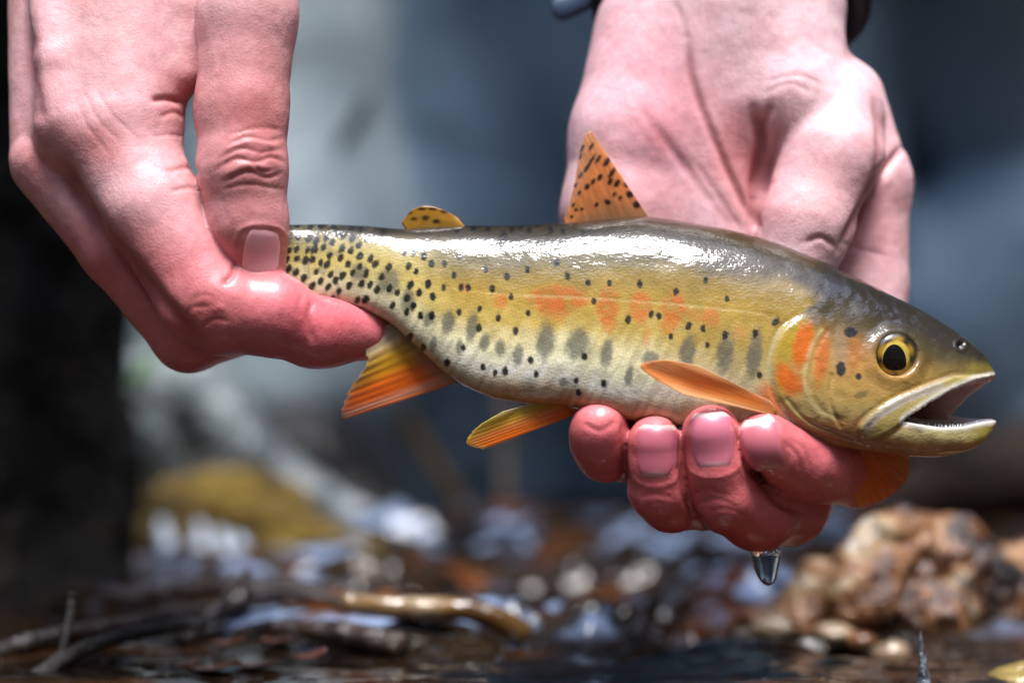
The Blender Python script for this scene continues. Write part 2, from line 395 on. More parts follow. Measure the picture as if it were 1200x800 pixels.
CR_A = [  # (line, width, depth) depth < 0 is a ridge
    ([(268, 170), (290, 161), (314, 165), (330, 162)], 2.6, 1.5), ([(257, 186), (280, 174), (305, 178), (332, 175)], 2.8, 1.7), ([(252, 199), (276, 186), (300, 189), (318, 184), (333, 190)], 3.0, 2.3),
    ([(262, 213), (290, 201), (312, 208), (330, 203)], 2.6, 1.8), ([(296, 192), (306, 200), (322, 199)], 2.2, 1.5), ([(286, 180), (300, 183), (312, 178)], 2.2, 1.2), ([(262, 222), (290, 216), (331, 222)], 2.5, 1.2), ([(270, 158), (300, 150), (330, 152)], 2.5, 1.0),
    ([(262, 205), (288, 194), (318, 198)], 4, -1.6), ([(266, 176), (292, 166), (322, 170)], 4, -1.5),
    ([(232, 205), (222, 196), (196, 200)], 3.5, 2.5), ([(240, 226), (224, 220), (200, 224)], 3, 1.5), ([(214, 120), (196, 116), (178, 118)], 4, 4.0),
    ([(216, 138), (204, 132), (186, 138)], 3, 1.5), ([(216, 160), (200, 158), (180, 160)], 2.5, 0.9),
    ([(275, 308), (272, 322), (262, 332)], 3.5, 3.0), ([(366, 352), (362, 372), (366, 400)], 4, 2.0), ([(354, 344), (350, 360), (352, 372)], 2.5, 0.9),
    ([(224, 356), (234, 346), (250, 347)], 3, 0.9), ([(216, 372), (226, 360), (246, 359)], 2.6, 1.1), ([(236, 384), (252, 374), (268, 377)], 2.6, 0.8), ([(250, 366), (256, 360), (264, 364)], 4, -1.2),
    ([(74, 190), (94, 230), (140, 292), (198, 362), (236, 404)], 9, 6.0),
    ([(36, 30), (40, 95), (50, 150)], 8, 3.0),
    ([(100, 110), (115, 140), (140, 165)], 2.5, 0.7), ([(112, 104), (132, 135), (160, 160)], 2.5, 0.6), ([(90, 120), (104, 150), (128, 180)], 2.5, 0.6),
]
CR_B = [
    ([(806, 45), (812, 95), (835, 160), (862, 220), (884, 262)], 5, 4.0),
    ([(815, 190), (845, 235), (870, 270)], 4, 1.3), ([(770, 150), (800, 190), (840, 245), (862, 268)], 6, 1.3), ([(745, 120), (775, 160), (815, 215)], 6, 1.2),
    ([(883, 130), (892, 165), (890, 190), (884, 230)], 8, 10.0), ([(905, 120), (893, 150), (889, 180)], 6, 3.0),
    ([(884, 225), (884, 250), (888, 270)], 5, 5.0),
    ([(1058, 172), (1040, 195), (1020, 225), (1000, 262), (984, 292)], 5, 7.0), ([(1022, 110), (1030, 150), (1028, 190), (1018, 225)], 5, 3.0),
    ([(900, 95), (935, 88), (965, 100)], 3, 0.9), ([(895, 110), (925, 98), (950, 108)], 3, 0.9), ([(790, 0), (800, 25), (806, 50)], 4, 1.2), ([(940, 40), (965, 60), (985, 66)], 4, 0.6),
    ([(912, 150), (902, 195), (892, 232)], 5, 2.0), ([(930, 150), (915, 190), (905, 215)], 5, -2.0),
    ([(944, 284), (962, 278), (978, 288)], 3.5, 2.6), ([(985, 282), (1000, 290), (1040, 300)], 3.5, 1.0),
    ([(790, 490), (797, 540), (806, 590), (830, 622)], 5, 4.0), ([(732, 490), (730, 530), (736, 570)], 5, 3.0), ([(862, 505), (880, 545), (912, 588), (940, 600)], 5, 4.0),
    ([(812, 578), (828, 572), (852, 580)], 2.6, 1.0), ([(818, 590), (840, 584), (864, 594)], 2.4, 0.9), ([(828, 600), (850, 595), (874, 604)], 2.4, 0.7), ([(920, 520), (934, 532), (938, 552)], 3, 1.2), ([(930, 516), (945, 530), (948, 550)], 3, 0.9), ([(750, 582), (768, 578), (788, 584)], 2.4, 0.8), ([(754, 592), (770, 589), (786, 594)], 2.4, 0.6),
    ([(684, 496), (703, 504), (722, 494)], 3, 1.6), ([(745, 500), (768, 507), (792, 499)], 3, 1.2),
]
def nail_fold(px, py, ang, hw, hl):            # skin fold round the root and sides of a nail
    a = math.radians(ang); V = np.array([math.sin(a), -math.cos(a)]); U = np.array([math.cos(a), math.sin(a)])
    return [tuple(np.array([px, py]) + U * hw * x + V * hl * y) for x, y in ((-1.1, 0.7), (-1.13, 0.2), (-1.12, -0.4), (-0.95, -0.85), (-0.5, -1.1), (0, -1.16), (0.5, -1.1), (0.95, -0.85), (1.12, -0.4), (1.13, 0.2), (1.1, 0.7))]
CR_A.append((nail_fold(306, 292, 183, 27, 25), 2.8, -1.2))
for a_ in ((768, 533, 2, 27, 32), (835, 521, -4, 30, 33), (893, 528, -14, 27, 32)): CR_B.append((nail_fold(*a_), 2.8, -1.0))
va, qa, ca, wa = build_hand(HAND_A, (-640, -160, -75), (-85, 260, 690), 2.3, CR_A, paint_a)
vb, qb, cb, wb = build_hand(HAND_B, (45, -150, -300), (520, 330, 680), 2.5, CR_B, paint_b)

def nail(groups, px, py, ang, hw, hl, name, tip=0.72, tint=(228, 150, 150), curve=1.0, white=(235, 215, 205), face=None, lun=-0.62):
    o = P(px, py, -200.0); dirv = o - np.array([0, -F, 0]); dirv /= np.linalg.norm(dirv)
    pt = o.copy()
    for _ in range(60): pt = pt + dirv * eval_points(groups, pt[None])[0] * 0.8
    Nn = grad(groups, pt[None], 3.0)[0]
    if face is not None: Nn = np.array(face, float); Nn /= np.linalg.norm(Nn)
    a = math.radians(ang); V = np.array([math.sin(a), 0, math.cos(a)]); V -= Nn * (V @ Nn); V /= np.linalg.norm(V); U = np.cross(V, Nn)
    nu, nv = 26, 30; A, B = np.meshgrid(np.linspace(-1, 1, nu), np.linspace(-1, 1, nv), indexing='ij')
    # squircle outline with a rounded base
    ws = np.where(B < -0.2, np.sqrt(np.clip(1 - ((-0.2 - B) / 0.815) ** 2, 0.03, 1)), 1.0) * np.where(B > 0.75, 1 - 0.25 * ((B - 0.75) / 0.25) ** 2, 1)
    X = pt + (A * ws * hw)[..., None] * U + (B * hl)[..., None] * V + 60 * Nn
    X = X.reshape(-1, 3)
    for _ in range(50): X = X - Nn * np.minimum(eval_points(groups, X), 30)[:, None] * 0.8
    g = grad(groups, X, 2.5)
    edge = np.maximum(np.abs(A), np.where(B < 0, -B, 0)).ravel()
    lift = 0.9 - 2.6 * sstep(0.6, 1.0, edge) - 0.4 * sstep(0.8, 1, B.ravel())
    X = X + g * lift[:, None]
    c = np.tile(lin(*tint), (len(X), 1)); b = B.ravel()
    c = mixc(c, 0.85 * sstep(tip, tip + 0.1, b + 0.10 * A.ravel() ** 2), lin(*white))
    c = mixc(c, 0.65 * sstep(lun + 0.12, lun - 0.06, b + 0.3 * A.ravel() ** 2), lin(238, 196, 192))
    c = mixc(c, 0.5 * sstep(0.8, 1, edge), lin(190, 110, 105))
    o_ = obj(name, mesh_np(name, X, grid_quads(nu, nv), c), M_NAIL)
    s = o_.modifiers.new('thickness', 'SOLIDIFY'); s.thickness = 1.5 * S; s.offset = -1
    return o_
nails = [
    nail([HAND_A[6]], 307, 300, 184, 29, 36, 'thumbnail', tip=0.6, tint=(250, 182, 188), face=(0.3, -0.93, 0.12), white=(240, 216, 214), lun=-0.8),
    nail([HAND_B[9]], 768, 533, 2, 27, 32, 'fingernail', tip=0.84, tint=(208, 112, 128), white=(242, 206, 196)),
    nail([HAND_B[8]], 835, 521, -4, 30, 33, 'fingernail', tip=0.85, tint=(212, 118, 138), white=(242, 206, 196)),
    nail([HAND_B[7]], 893, 528, -14, 27, 32, 'fingernail', tip=0.78, tint=(206, 112, 126), white=(242, 206, 196)),
]

# ------------------------------------------------------------------ the trout
TOP = np.array([(300, 262), (330, 263), (380, 262), (430, 264), (470, 268), (540, 263), (600, 263), (660, 260), (700, 256), (755, 251), (800, 257), (850, 266), (880, 273), (920, 285), (960, 301), (1000, 320), (1040, 341), (1080, 361), (1110, 379), (1135, 396), (1152, 411), (1163, 426), (1169, 440), (1172, 455)], float)
BOT = np.array([(300, 325), (330, 330), (365, 352), (400, 357), (430, 364), (460, 379), (490, 407), (520, 435), (545, 452), (580, 467), (620, 473), (660, 474), (720, 490), (760, 495), (800, 500), (870, 507), (920, 514), (970, 521), (1020, 528), (1060, 533), (1090, 534), (1120, 530), (1142, 521), (1156, 511), (1166, 497), (1172, 470)], float)
WID = np.array([(300, 16), (350, 19), (400, 25), (470, 37), (540, 48), (600, 56), (700, 64), (800, 69), (900, 70), (950, 69), (1000, 65), (1050, 57), (1100, 46), (1130, 36), (1150, 26), (1162, 17), (1172, 4)], float)
def prof(tab, x):
    xs = np.linspace(tab[0, 0], tab[-1, 0], 600); y = np.interp(xs, tab[:, 0], tab[:, 1])
    k = np.exp(-(np.arange(-14, 15) / 6.0) ** 2); k /= k.sum(); y2 = np.convolve(np.pad(y, 14, mode='edge'), k, 'valid')
    return np.interp(x, xs, y2)
MOUTH = [(1054, 492), (1066, 484), (1085, 472), (1118, 456), (1146, 446.5), (1170, 443), (1190, 440), (1190, 491), (1156, 493), (1127, 499), (1100, 500), (1073, 496)]
FAR = [(1126, 489), (1150, 464), (1168, 450), (1195, 440), (1195, 491), (1156, 493)]
h = 1.6; lo = np.array([-300.0, -98, -150]); n = np.ceil((np.array([582.0, 98, 172]) - lo) / h).astype(int)
ax = [(lo[i] + h * np.arange(n[i])).astype(f32) for i in range(3)]
pxg = ax[0] + 600; zt = 400 - prof(TOP, pxg); zb = 400 - prof(BOT, pxg); wd = prof(WID, pxg)
zc = zb + (zt - zb) * np.interp(pxg, [300, 900, 1060, 1172], [0.52, 0.50, 0.50, 0.52])
hh = np.maximum(np.where(ax[2][None, :] > zc[:, None], (zt - zc)[:, None], (zc - zb)[:, None]), 0.8)
qz = np.abs(ax[2][None, :] - zc[:, None]) / hh
pw = 2.8
ROLL = -0.30                                   # the back leans away from the lens
yl = np.abs(ax[1][None, :, None] + ROLL * (ax[2][None, :] - zc[:, None])[:, None, :])
q3 = (qz[:, None, :] ** pw + (yl / wd[:, None, None]) ** pw) ** (1 / pw)
G = ((q3 - 1) * np.minimum(wd[:, None], np.minimum(hh, 60))[:, None, :]).astype(f32)
cap = (ax[0] - 571.0)[:, None, None]; G = smax(G, cap, 4).astype(f32)
i0 = int((430 - lo[0]) / h); kk = (F - 40) / F
X2, Z2 = np.meshgrid(ax[0][i0:] / kk + 600, 400 - ax[2] / kk, indexing='ij')
mo = poly2(X2, Z2, MOUTH); fo = poly2(X2, Z2, FAR)
farw = np.clip(wd[i0:] - 13, 3, 99)
cav = smax(mo[:, None, :], (ax[1][None, :, None] + ROLL * (ax[2][None, :] - zc[i0:, None])[:, None, :] - farw[:, None, None]), 5)
cav = smin(cav, np.broadcast_to(fo[:, None, :], cav.shape), 3)
G[i0:] = smax(G[i0:], -cav.astype(f32), 4)
vf, qf = surface_nets(G, lo, h); vf = relax(vf, qf, 5)
nf = normals(vf, qf)
zcv = np.interp(vf[:, 0] + 600, pxg, zc); yloc = vf[:, 1] + ROLL * (vf[:, 2] - zcv)
vm = vf.copy(); vm[:, 1] = -np.abs(yloc) - ROLL * (vf[:, 2] - zcv); fx, fy = proj(vm); fx0 = vf[:, 0] + 600; fy0 = 400 - vf[:, 2]
side = sstep(0.1, 0.5, np.abs(nf[:, 1]))
t_ = (fy0 - prof(TOP, fx0)) / (prof(BOT, fx0) - prof(TOP, fx0))
X2c, Z2c = vf[:, 0] / kk + 600, 400 - vf[:, 2] / kk
mo_v = poly2(X2c, Z2c, MOUTH); inmouth = (mo_v < 2.5) & (X2c > 1040) & (yloc < np.interp(fx0, WID[:, 0], WID[:, 1]) - 4)
skinside = np.where(inmouth & (np.abs(nf[:, 1]) < 0.75), 0, 1) * side
OPER = smooth_curve([(968, 348), (940, 366), (915, 386), (904, 415), (903, 442), (911, 468), (930, 492), (965, 512), (1000, 512), (1000, 440), (1000, 370)], 60)
op = poly2(fx, fy, OPER)
disp = 2.6 * sstep(1.8, -7, op) * sstep(360, 385, fy) * sstep(1010, 930, fx)
disp -= 0.9 * np.exp(-((op - 3) / 2.5) ** 2) * sstep(985, 950, fx) * sstep(360, 385, fy)
PRE = [(962, 388), (950, 408), (943, 435), (944, 458), (956, 480), (980, 492)]
dpre, _ = seg2(fx, fy, smooth_curve(PRE, 40)); disp += 0.3 * np.exp(-(dpre / 3) ** 2)
dpre2, _ = seg2(fx, fy, smooth_curve([(x + 7, y) for x, y in PRE], 40)); disp -= 0.8 * np.exp(-(dpre2 / 3) ** 2)
for l in ([(915, 470), (938, 498), (985, 520)], [(922, 468), (948, 494), (1000, 514)], [(975, 440), (972, 470), (985, 500)]):
    dl, _ = seg2(fx, fy, smooth_curve(l, 24)); disp -= 1.4 * np.exp(-(dl / 2.4) ** 2)
MAXI = smooth_curve([(1118, 440), (1085, 452), (1050, 467), (1022, 484), (1007, 500), (1012, 512), (1026, 514), (1046, 504), (1066, 489), (1090, 474), (1120, 458), (1160, 446), (1160, 438)], 70)
mx_ = poly2(fx, fy, MAXI); disp += 2.0 * sstep(1.8, -4, mx_) * skinside - 1.0 * np.exp(-((mx_ - 3.5) / 2.5) ** 2) * sstep(1150, 1100, fx)
dsm, _ = seg2(fx, fy, smooth_curve([(1100, 455), (1060, 470), (1030, 488), (1018, 500)], 30)); disp -= 0.4 * np.exp(-(dsm / 2.2) ** 2)
eyed = np.hypot((fx - 1050), (fy - 417)); disp += 1.4 * np.exp(-((eyed - 28) / 4.5) ** 2) - 11 * sstep(25, 20, eyed) + 2.5 * sstep(44, 30, eyed)
dn = np.hypot(fx - 1126, fy - 404); disp -= 5 * np.exp(-(dn / 3.5) ** 2); disp += 1.5 * np.exp(-((dn - 6) / 2.5) ** 2)
dll, _ = seg2(fx, fy, [(925, 372), (860, 363), (790, 356), (700, 349), (600, 345), (480, 330), (340, 300)]); disp -= 0.25 * np.exp(-(dll / 2.2) ** 2) * sstep(920, 900, fx) * sstep(480, 560, fx)
disp += fbm(vf, 44, 3, 31) * 0.9 * sstep(0.03, 0.2, t_) + fbm(vf * np.array([1, 1, 1.0]), 15, 2, 33) * 0.95 * sstep(880, 960, fx)
for k_ in range(6):                             # gentle sag folds of the flank above the supporting hand
    dl, _ = seg2(fx, fy, [(640 + 45 * k_, 470 - 2 * k_), (655 + 45 * k_, 440)]); disp -= 0.9 * np.exp(-(dl / 7) ** 2)
vf = vf + nf * (disp * np.where(inmouth & (skinside < 0.3), 0, np.maximum(side, 0)))[:, None]

# colours of the skin
nz1 = fbm(np.stack([fx, fy, 0 * fx], 1), 40, 4, 41); nz2 = fbm(np.stack([fx, fy, 0 * fx], 1), 9, 3, 43)
streak = noise(np.stack([(fx + fy * 0.55) , (fy - fx * 0.2) * 0.22, 0 * fx], 1), 6.0, 47)
tt = t_ + 0.05 * nz1
scal = 1 + 0.13 * np.sin((fx * 0.83 + fy * 0.55) * 2 * math.pi / 5.2 + 1.2 * nz1) * np.sin((fx * 0.5 - fy * 0.86) * 2 * math.pi / 5.6 + 1.2 * nz2) * sstep(0.2, 0.4, t_) * sstep(915, 890, fx)
nzf = fbm(np.stack([fx, fy, 0 * fx], 1), 3.2, 2, 53)
def ell(cx, cy, rx, ry, soft=0.35, ang=0):
    c, s = math.cos(math.radians(ang)), math.sin(math.radians(ang)); dx, dy = fx - cx, fy - cy
    r = np.sqrt(((dx * c + dy * s) / rx) ** 2 + ((-dx * s + dy * c) / ry) ** 2); return sstep(1 + soft, 1 - soft, r + 0.22 * nzf)
stops = [0.0, 0.10, 0.24, 0.42, 0.58, 0.72, 0.84, 0.94, 1.0]
cols = [(46, 40, 32), (60, 54, 42), (118, 104, 62), (184, 150, 62), (200, 172, 88), (238, 230, 186), (242, 240, 226), (234, 218, 184), (214, 160, 96)]
lc = np.array([lin(*c) for c in cols]); c = np.stack([np.interp(tt, stops, lc[:, i]) for i in range(3)], 1)
c = mixc(c, 0.75 * sstep(560, 440, fx) * sstep(0.05, 0.25, tt), lin(214, 196, 120))
c = mixc(c, 0.8 * sstep(560, 470, fx) * sstep(0.55, 0.9, tt), lin(218, 212, 182))
c = mixc(c, 0.7 * sstep(0.1, 0.5, nz2 + 0.3 * nz1 + 0.15) * sstep(470, 380, fx), lin(118, 112, 96))
c = mixc(c, 0.8 * sstep(400, 330, fx) * sstep(0.6, 0.2, tt), lin(92, 84, 62))
c = mixc(c, 0.6 * sstep(700, 880, fx) * sstep(0.9, 0.6, tt), lin(158, 128, 54))
c = mixc(c, 0.55 * sstep(740, 900, fx) * sstep(0.55, 0.8, tt), lin(150, 122, 66))
c = mixc(c, 0.85 * sstep(0.27, 0.16, tt) * sstep(700, 800, fx), lin(46, 40, 30))
c = mixc(c, 0.5 * sstep(0.86, 0.95, tt) * sstep(540, 600, fx) * sstep(780, 700, fx), lin(206, 120, 40))
c = mixc(c, 0.4 * sstep(0.0, 0.6, streak) * sstep(0.45, 0.7, tt) * sstep(900, 860, fx), lin(214, 204, 160))
c = mixc(c, 0.34 * sstep(0.0, 0.6, -streak) * sstep(0.4, 0.7, tt) * sstep(900, 860, fx), lin(120, 108, 66))
for cx, cy, rx, ry, k_ in ((655, 350, 34, 15, .85), (650, 364, 16, 14, .5), (712, 358, 13, 20, .8), (714, 378, 9, 12, .5), (750, 360, 13, 18, .8), (757, 395, 5, 12, .35), (790, 362, 14, 18, .8), (783, 382, 10, 10, .5), (834, 372, 9, 15, .6), (865, 392, 7, 10, .35), (587, 353, 8, 9, .6), (546, 338, 6, 5, .5), (815, 370, 10, 8, .3)):
    c = mixc(c, k_ * ell(cx, cy, rx, ry, 0.35) * sstep(-0.6, 0.3, nz2 + 0.25), lin(200, 104, 42))
for cx, cy, rx, ry in ((525, 378, 8, 14), (553, 383, 7, 17), (568, 401, 6, 10), (586, 408, 6, 10), (607, 417, 6, 13), (639, 400, 11, 21), (677, 403, 14, 18), (711, 414, 7, 17), (737, 440, 5, 11), (762, 420, 10, 9), (806, 412, 9, 20), (850, 415, 10, 25), (884, 415, 9, 27), (503, 374, 7, 9), (508, 402, 4, 9), (538, 406, 4, 9), (660, 447, 5, 5), (708, 450, 4, 5), (478, 352, 8, 14), (455, 330, 14, 16), (420, 318, 10, 10)):
    c = mixc(c, 0.72 * ell(cx, cy, rx, ry, 0.4, 8), lin(76, 80, 80))
c = mixc(c, 0.4 * np.exp(-(dll / 1.6) ** 2) * sstep(560, 620, fx) * sstep(905, 880, fx), lin(214, 190, 130))
SP = [(485, 295), (497, 300), (506, 308), (521, 309), (538, 299), (552, 293), (532, 322), (502, 333), (491, 343), (507, 348), (520, 337), (540, 337), (549, 337), (569, 316), (594, 324), (577, 338), (618, 316), (653, 308), (665, 323), (599, 348), (562, 362), (538, 366), (584, 373), (619, 367), (561, 384), (604, 388), (493, 370), (506, 370), (484, 359), (482, 334), (488, 318), (481, 394), (496, 407), (543, 407), (524, 425), (566, 430), (580, 437), (592, 435), (622, 422), (628, 438), (675, 446), (678, 460), (689, 331), (714, 331), (750, 332), (792, 342), (696, 353), (736, 375), (763, 368), (772, 370), (786, 394), (685, 417), (707, 449), (852, 350), (807, 382), (824, 385), (829, 404), (850, 393), (885, 391), (890, 439), (827, 328), (700, 290), (640, 295), (560, 284), (590, 276), (620, 270), (645, 270), (572, 268), (600, 268), (660, 272), (690, 268), (674, 262), (730, 282), (536, 270), (555, 266), (515, 266), (630, 262), (610, 264), (684, 274)]
TAIL = [(80, 172), (140, 155), (208, 160), (268, 162), (338, 163), (355, 197), (433, 168), (485, 175), (195, 235), (240, 245), (293, 228), (328, 252), (385, 215), (437, 230), (190, 297), (228, 295), (277, 283), (312, 325), (380, 287), (428, 300), (473, 270), (130, 345), (180, 352), (215, 350), (263, 365), (297, 375), (372, 340), (412, 375), (480, 330), (537, 345), (480, 388), (438, 422), (125, 420), (168, 450), (237, 415), (215, 495), (262, 467), (318, 430), (383, 437), (345, 465), (305, 500), (363, 522), (420, 492), (487, 485), (535, 487), (575, 515), (640, 510), (600, 447), (640, 390), (565, 375), (515, 425), (250, 565), (290, 580), (328, 565), (465, 573), (512, 567), (660, 600), (685, 530), (757, 487), (740, 560), (738, 635), (777, 605), (813, 657), (877, 660), (805, 530), (880, 553), (748, 385), (790, 415), (775, 305), (830, 325), (872, 370), (727, 310), (855, 480), (85, 230), (90, 300), (70, 350), (85, 400), (515, 230), (608, 200), (140, 220), (130, 290), (75, 260)]
SP += [(320 + a / 4.705, 230 + b / 4.705) for a, b in TAIL]
for k_, (cx, cy) in enumerate(SP):
    tl = sstep(520, 440, cx); m = np.abs(fx - cx) < 12
    r = 2.9 + 1.0 * ((k_ * 37 % 10) / 10) + 0.4 * tl
    e = np.zeros(len(fx)); dx, dy = fx[m] - cx, fy[m] - cy; a = math.radians(-25 * tl + (k_ * 53 % 20 - 10)); ca_, sa_ = math.cos(a), math.sin(a)
    rr = np.sqrt(((dx * ca_ - dy * sa_) / (r * 0.92)) ** 2 + ((dx * sa_ + dy * ca_) / (r * 1.35)) ** 2)
    e[m] = sstep(1.3, 0.75, rr + 0.32 * nzf[m]); c = mixc(c, 0.96 * e, lin(20, 20, 18))
# head
hd = sstep(2, -2, op) * sstep(900, 915, fx); hm = np.maximum(hd, sstep(945, 975, fx))
hc = np.stack([np.interp(tt, [0, 0.15, 0.3, 0.5, 0.7, 0.85, 1], np.array([lin(*q) for q in ((42, 38, 32), (48, 42, 34), (84, 72, 46), (184, 140, 76), (176, 142, 76), (182, 160, 104), (196, 146, 92))])[:, i]) for i in range(3)], 1)
c = c + hm[:, None] * (hc - c)
c = mixc(c, 0.9 * ell(930, 395, 22, 26, 0.4) * hd, lin(176, 146, 36)); c = mixc(c, 0.8 * ell(912, 430, 12, 40, 0.5) * hd, lin(178, 150, 50))
c = mixc(c, 0.9 * ell(940, 405, 11, 26, 0.35, 12) * hd, lin(214, 100, 26)); c = mixc(c, 0.9 * ell(922, 445, 12, 20, 0.5, -35) * hd, lin(212, 100, 30)); c = mixc(c, 0.6 * ell(936, 450, 8, 10, 0.5) * hd, lin(206, 104, 34))
c = mixc(c, 0.75 * ell(963, 420, 8, 30, 0.4, 8), lin(202, 104, 40)); c = mixc(c, 0.5 * ell(1000, 415, 14, 22, 0.6), lin(186, 112, 52))
c = mixc(c, 0.5 * np.exp(-(dpre / 3) ** 2) * sstep(-0.5, 0.4, nz2 + 0.3), lin(206, 190, 140)); c = mixc(c, 0.6 * ell(985, 410, 9, 26, 0.6), lin(166, 142, 112))
c = mixc(c, 0.45 * np.exp(-((op - 1) / 3.5) ** 2) * sstep(985, 940, fx) * sstep(372, 400, fy), lin(192, 182, 140))
c = mixc(c, 0.8 * ell(905, 470, 14, 22, 0.6, -30) * (1 - hd), lin(222, 112, 34))
c = mixc(c, 0.5 * ell(1010, 505, 60, 14, 0.5, 8), lin(170, 96, 48))
c = mixc(c, 0.4 * ell(1100, 440, 40, 10, 0.6, -18), lin(150, 128, 62)); c = mixc(c, 0.5 * ell(1150, 434, 18, 9, 0.6), lin(150, 132, 50))
for cx, cy, rx, ry in ((997, 389, 8, 6), (985, 432, 6, 8.5), (1006, 441, 3.6, 3.6)): c = mixc(c, 0.95 * ell(cx, cy, rx, ry, 0.25), lin(34, 38, 44))
c = mixc(c, 0.6 * ell(1010, 462, 8, 4, 0.4, -20), lin(80, 80, 60)); c = mixc(c, 0.95 * ell(909, 377, 4, 6, 0.3, 40), lin(20, 20, 18))
c = mixc(c, 0.8 * np.exp(-(dn / 3) ** 2), lin(40, 36, 30))
mxin = sstep(1.5, -2, mx_) * side
c = mixc(c, 0.85 * mxin, lin(176, 160, 92)); c = mixc(c, 0.8 * mxin * sstep(10, 4, dsm) * (seg2(fx, fy, [(1110, 446), (1060, 464), (1024, 484), (1010, 502)])[0] < 9), lin(170, 160, 150))
rim = sstep(9, 4, np.abs(mo_v)) * sstep(1010, 1030, fx)
c = mixc(c, 0.85 * rim * sstep(0, 5, fy - np.interp(fx, [1040, 1066, 1118, 1170], [470, 470, 440, 430])), lin(222, 216, 202))
low = sstep(500, 508, fy) * sstep(1030, 1060, fx)
c = mixc(c, 0.8 * low * sstep(520, 508, fy), lin(214, 204, 140)); c = mixc(c, 0.6 * sstep(1130, 1155, fx) * sstep(496, 503, fy), lin(184, 162, 36)); c = mixc(c, 0.5 * low * sstep(516, 528, fy), lin(190, 132, 80))
im = inmouth & ((np.abs(nf[:, 1]) < 0.8) | (nf[:, 1] < -0.5) & (yloc > -5))
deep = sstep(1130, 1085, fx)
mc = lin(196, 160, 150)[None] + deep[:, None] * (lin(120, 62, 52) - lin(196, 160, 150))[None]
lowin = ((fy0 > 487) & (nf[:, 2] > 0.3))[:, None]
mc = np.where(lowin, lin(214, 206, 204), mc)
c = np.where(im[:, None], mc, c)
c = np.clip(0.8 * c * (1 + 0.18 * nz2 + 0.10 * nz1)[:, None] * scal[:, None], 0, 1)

fish = empty('trout', to_world([[100, 0, -75]])[0].tolist(), label='spotted golden trout with orange fins and open mouth, held in two hands', category='fish')
parts = [obj('body', mesh_np('fish_body', vf, qf, c), M_FISH)]

def fin(name, base, tip, ny, yb, yt, paint, rays=12, bend=0.0, amp=1.2, thick=1.3, mirror=False, ragged=0.0):
    nu = rays * 6 + 1
    B = smooth_curve(base, nu); T = smooth_curve(tip, nu); u = np.linspace(0, 1, nu)
    if ragged: T = T + (np.sin(u * rays * 2 * math.pi + 1)[:, None] * ragged + rng.normal(0, ragged * .5, (nu, 1))) * (T - B) / np.linalg.norm(T - B, axis=1)[:, None]
    vv = np.linspace(0, 1, ny)
    pxy = B[:, None] + (T - B)[:, None] * vv[None, :, None]
    yy = yb + (yt - yb) * vv[None, :] ** 1.3 + bend * np.sin(u * math.pi)[:, None] * vv[None, :]
    split = 1 + 0.6 * np.sin(u * rays * 4 * math.pi)[:, None] * sstep(0.4, 0.9, vv)[None]
    ph = u * rays * 2 * math.pi + 1.6 * noise(np.stack([u * rays * 0.55, 0 * u + len(name), 0 * u], 1), 1.0, 5); ra = 0.55 + 0.45 * noise(np.stack([u * rays * 0.8, 0 * u, 0 * u + len(name)], 1), 1.0, 9)
    yy = yy + 0.16 * amp * (ra * np.cos(ph))[:, None] * split * sstep(0, 0.12, vv)[None] * (1 - 0.4 * vv[None])
    k = (F + yy) / F
    X = np.stack([(pxy[..., 0] - 600) * k, yy, (400 - pxy[..., 1]) * k], -1).reshape(-1, 3)
    if mirror: X[:, 1] *= -1
    U = np.repeat(u, ny); Vv = np.tile(vv, nu)
    c = paint(U, Vv, pxy[..., 0].ravel(), pxy[..., 1].ravel(), np.repeat(ra * np.cos(ph), ny) * (0.6 + 0.8 * np.abs(noise(np.stack([U * rays, Vv * 3, 0 * U], 1), 1.0, 3))))
    c = c * (1 + 0.16 * noise(np.stack([U * rays * 2.2, Vv * 5, 0 * U], 1), 1.0, 11))[:, None]
    q = grid_quads(nu, ny)
    thin = (0.08 + 0.30 * sstep(0.45, 1.0, Vv)) * (0.6 + 0.4 * sstep(0.3, -0.4, np.repeat(ra * np.cos(ph), ny))) * (0 if thick > 3 else 1)
    o = obj(name, mesh_np(name, X, q, np.clip(c, 0, 1), {'thin': thin}), M_FIN)
    s = o.modifiers.new('thickness', 'SOLIDIFY'); s.thickness = thick * S; s.offset = 0
    return o
def base_c(U, *cs):
    cs = np.array([lin(*x) for x in cs]); xs = np.linspace(0, 1, len(cs)); return np.stack([np.interp(U, xs, cs[:, i]) for i in range(3)], 1)
def p_dorsal(U, V, x, y, ray):
    c = base_c(V, (186, 140, 100), (232, 160, 98), (238, 164, 94), (240, 186, 130)); c = mixc(c, 0.12 * (ray < 0), lin(190, 110, 60))
    for cx, cy, rx, ry in ((682, 174, 2, 5), (693, 172, 2, 5), (679, 184, 2, 4), (692, 190, 1.8, 11), (687, 198, 2.4, 5), (701, 187, 1.8, 6), (711, 190, 3, 6), (717, 203, 2.6, 7), (703, 208, 2.6, 4.5), (695, 213, 2.2, 4), (688, 219, 2.8, 4), (680, 206, 2.2, 4), (715, 213, 2.6, 4.5), (723, 215, 3, 5), (735, 216, 3.6, 4), (738, 228, 4.2, 4), (746, 240, 4.4, 4), (712, 237, 4, 3), (720, 228, 1.8, 3), (727, 232, 2, 3), (675, 217, 1.6, 3), (679, 226, 1.8, 3), (672, 240, 1.6, 3), (675, 246, 2, 2), (682, 245, 2, 2), (670, 254, 2, 2), (699, 240, 2, 3)):
        a = math.radians(-32); dx, dy = x - cx, y - cy
        c = mixc(c, 0.95 * sstep(1.3, 0.8, np.sqrt(((dx * math.cos(a) - dy * math.sin(a)) / rx) ** 2 + ((dx * math.sin(a) + dy * math.cos(a)) / ry) ** 2)), lin(24, 18, 12))
    return c
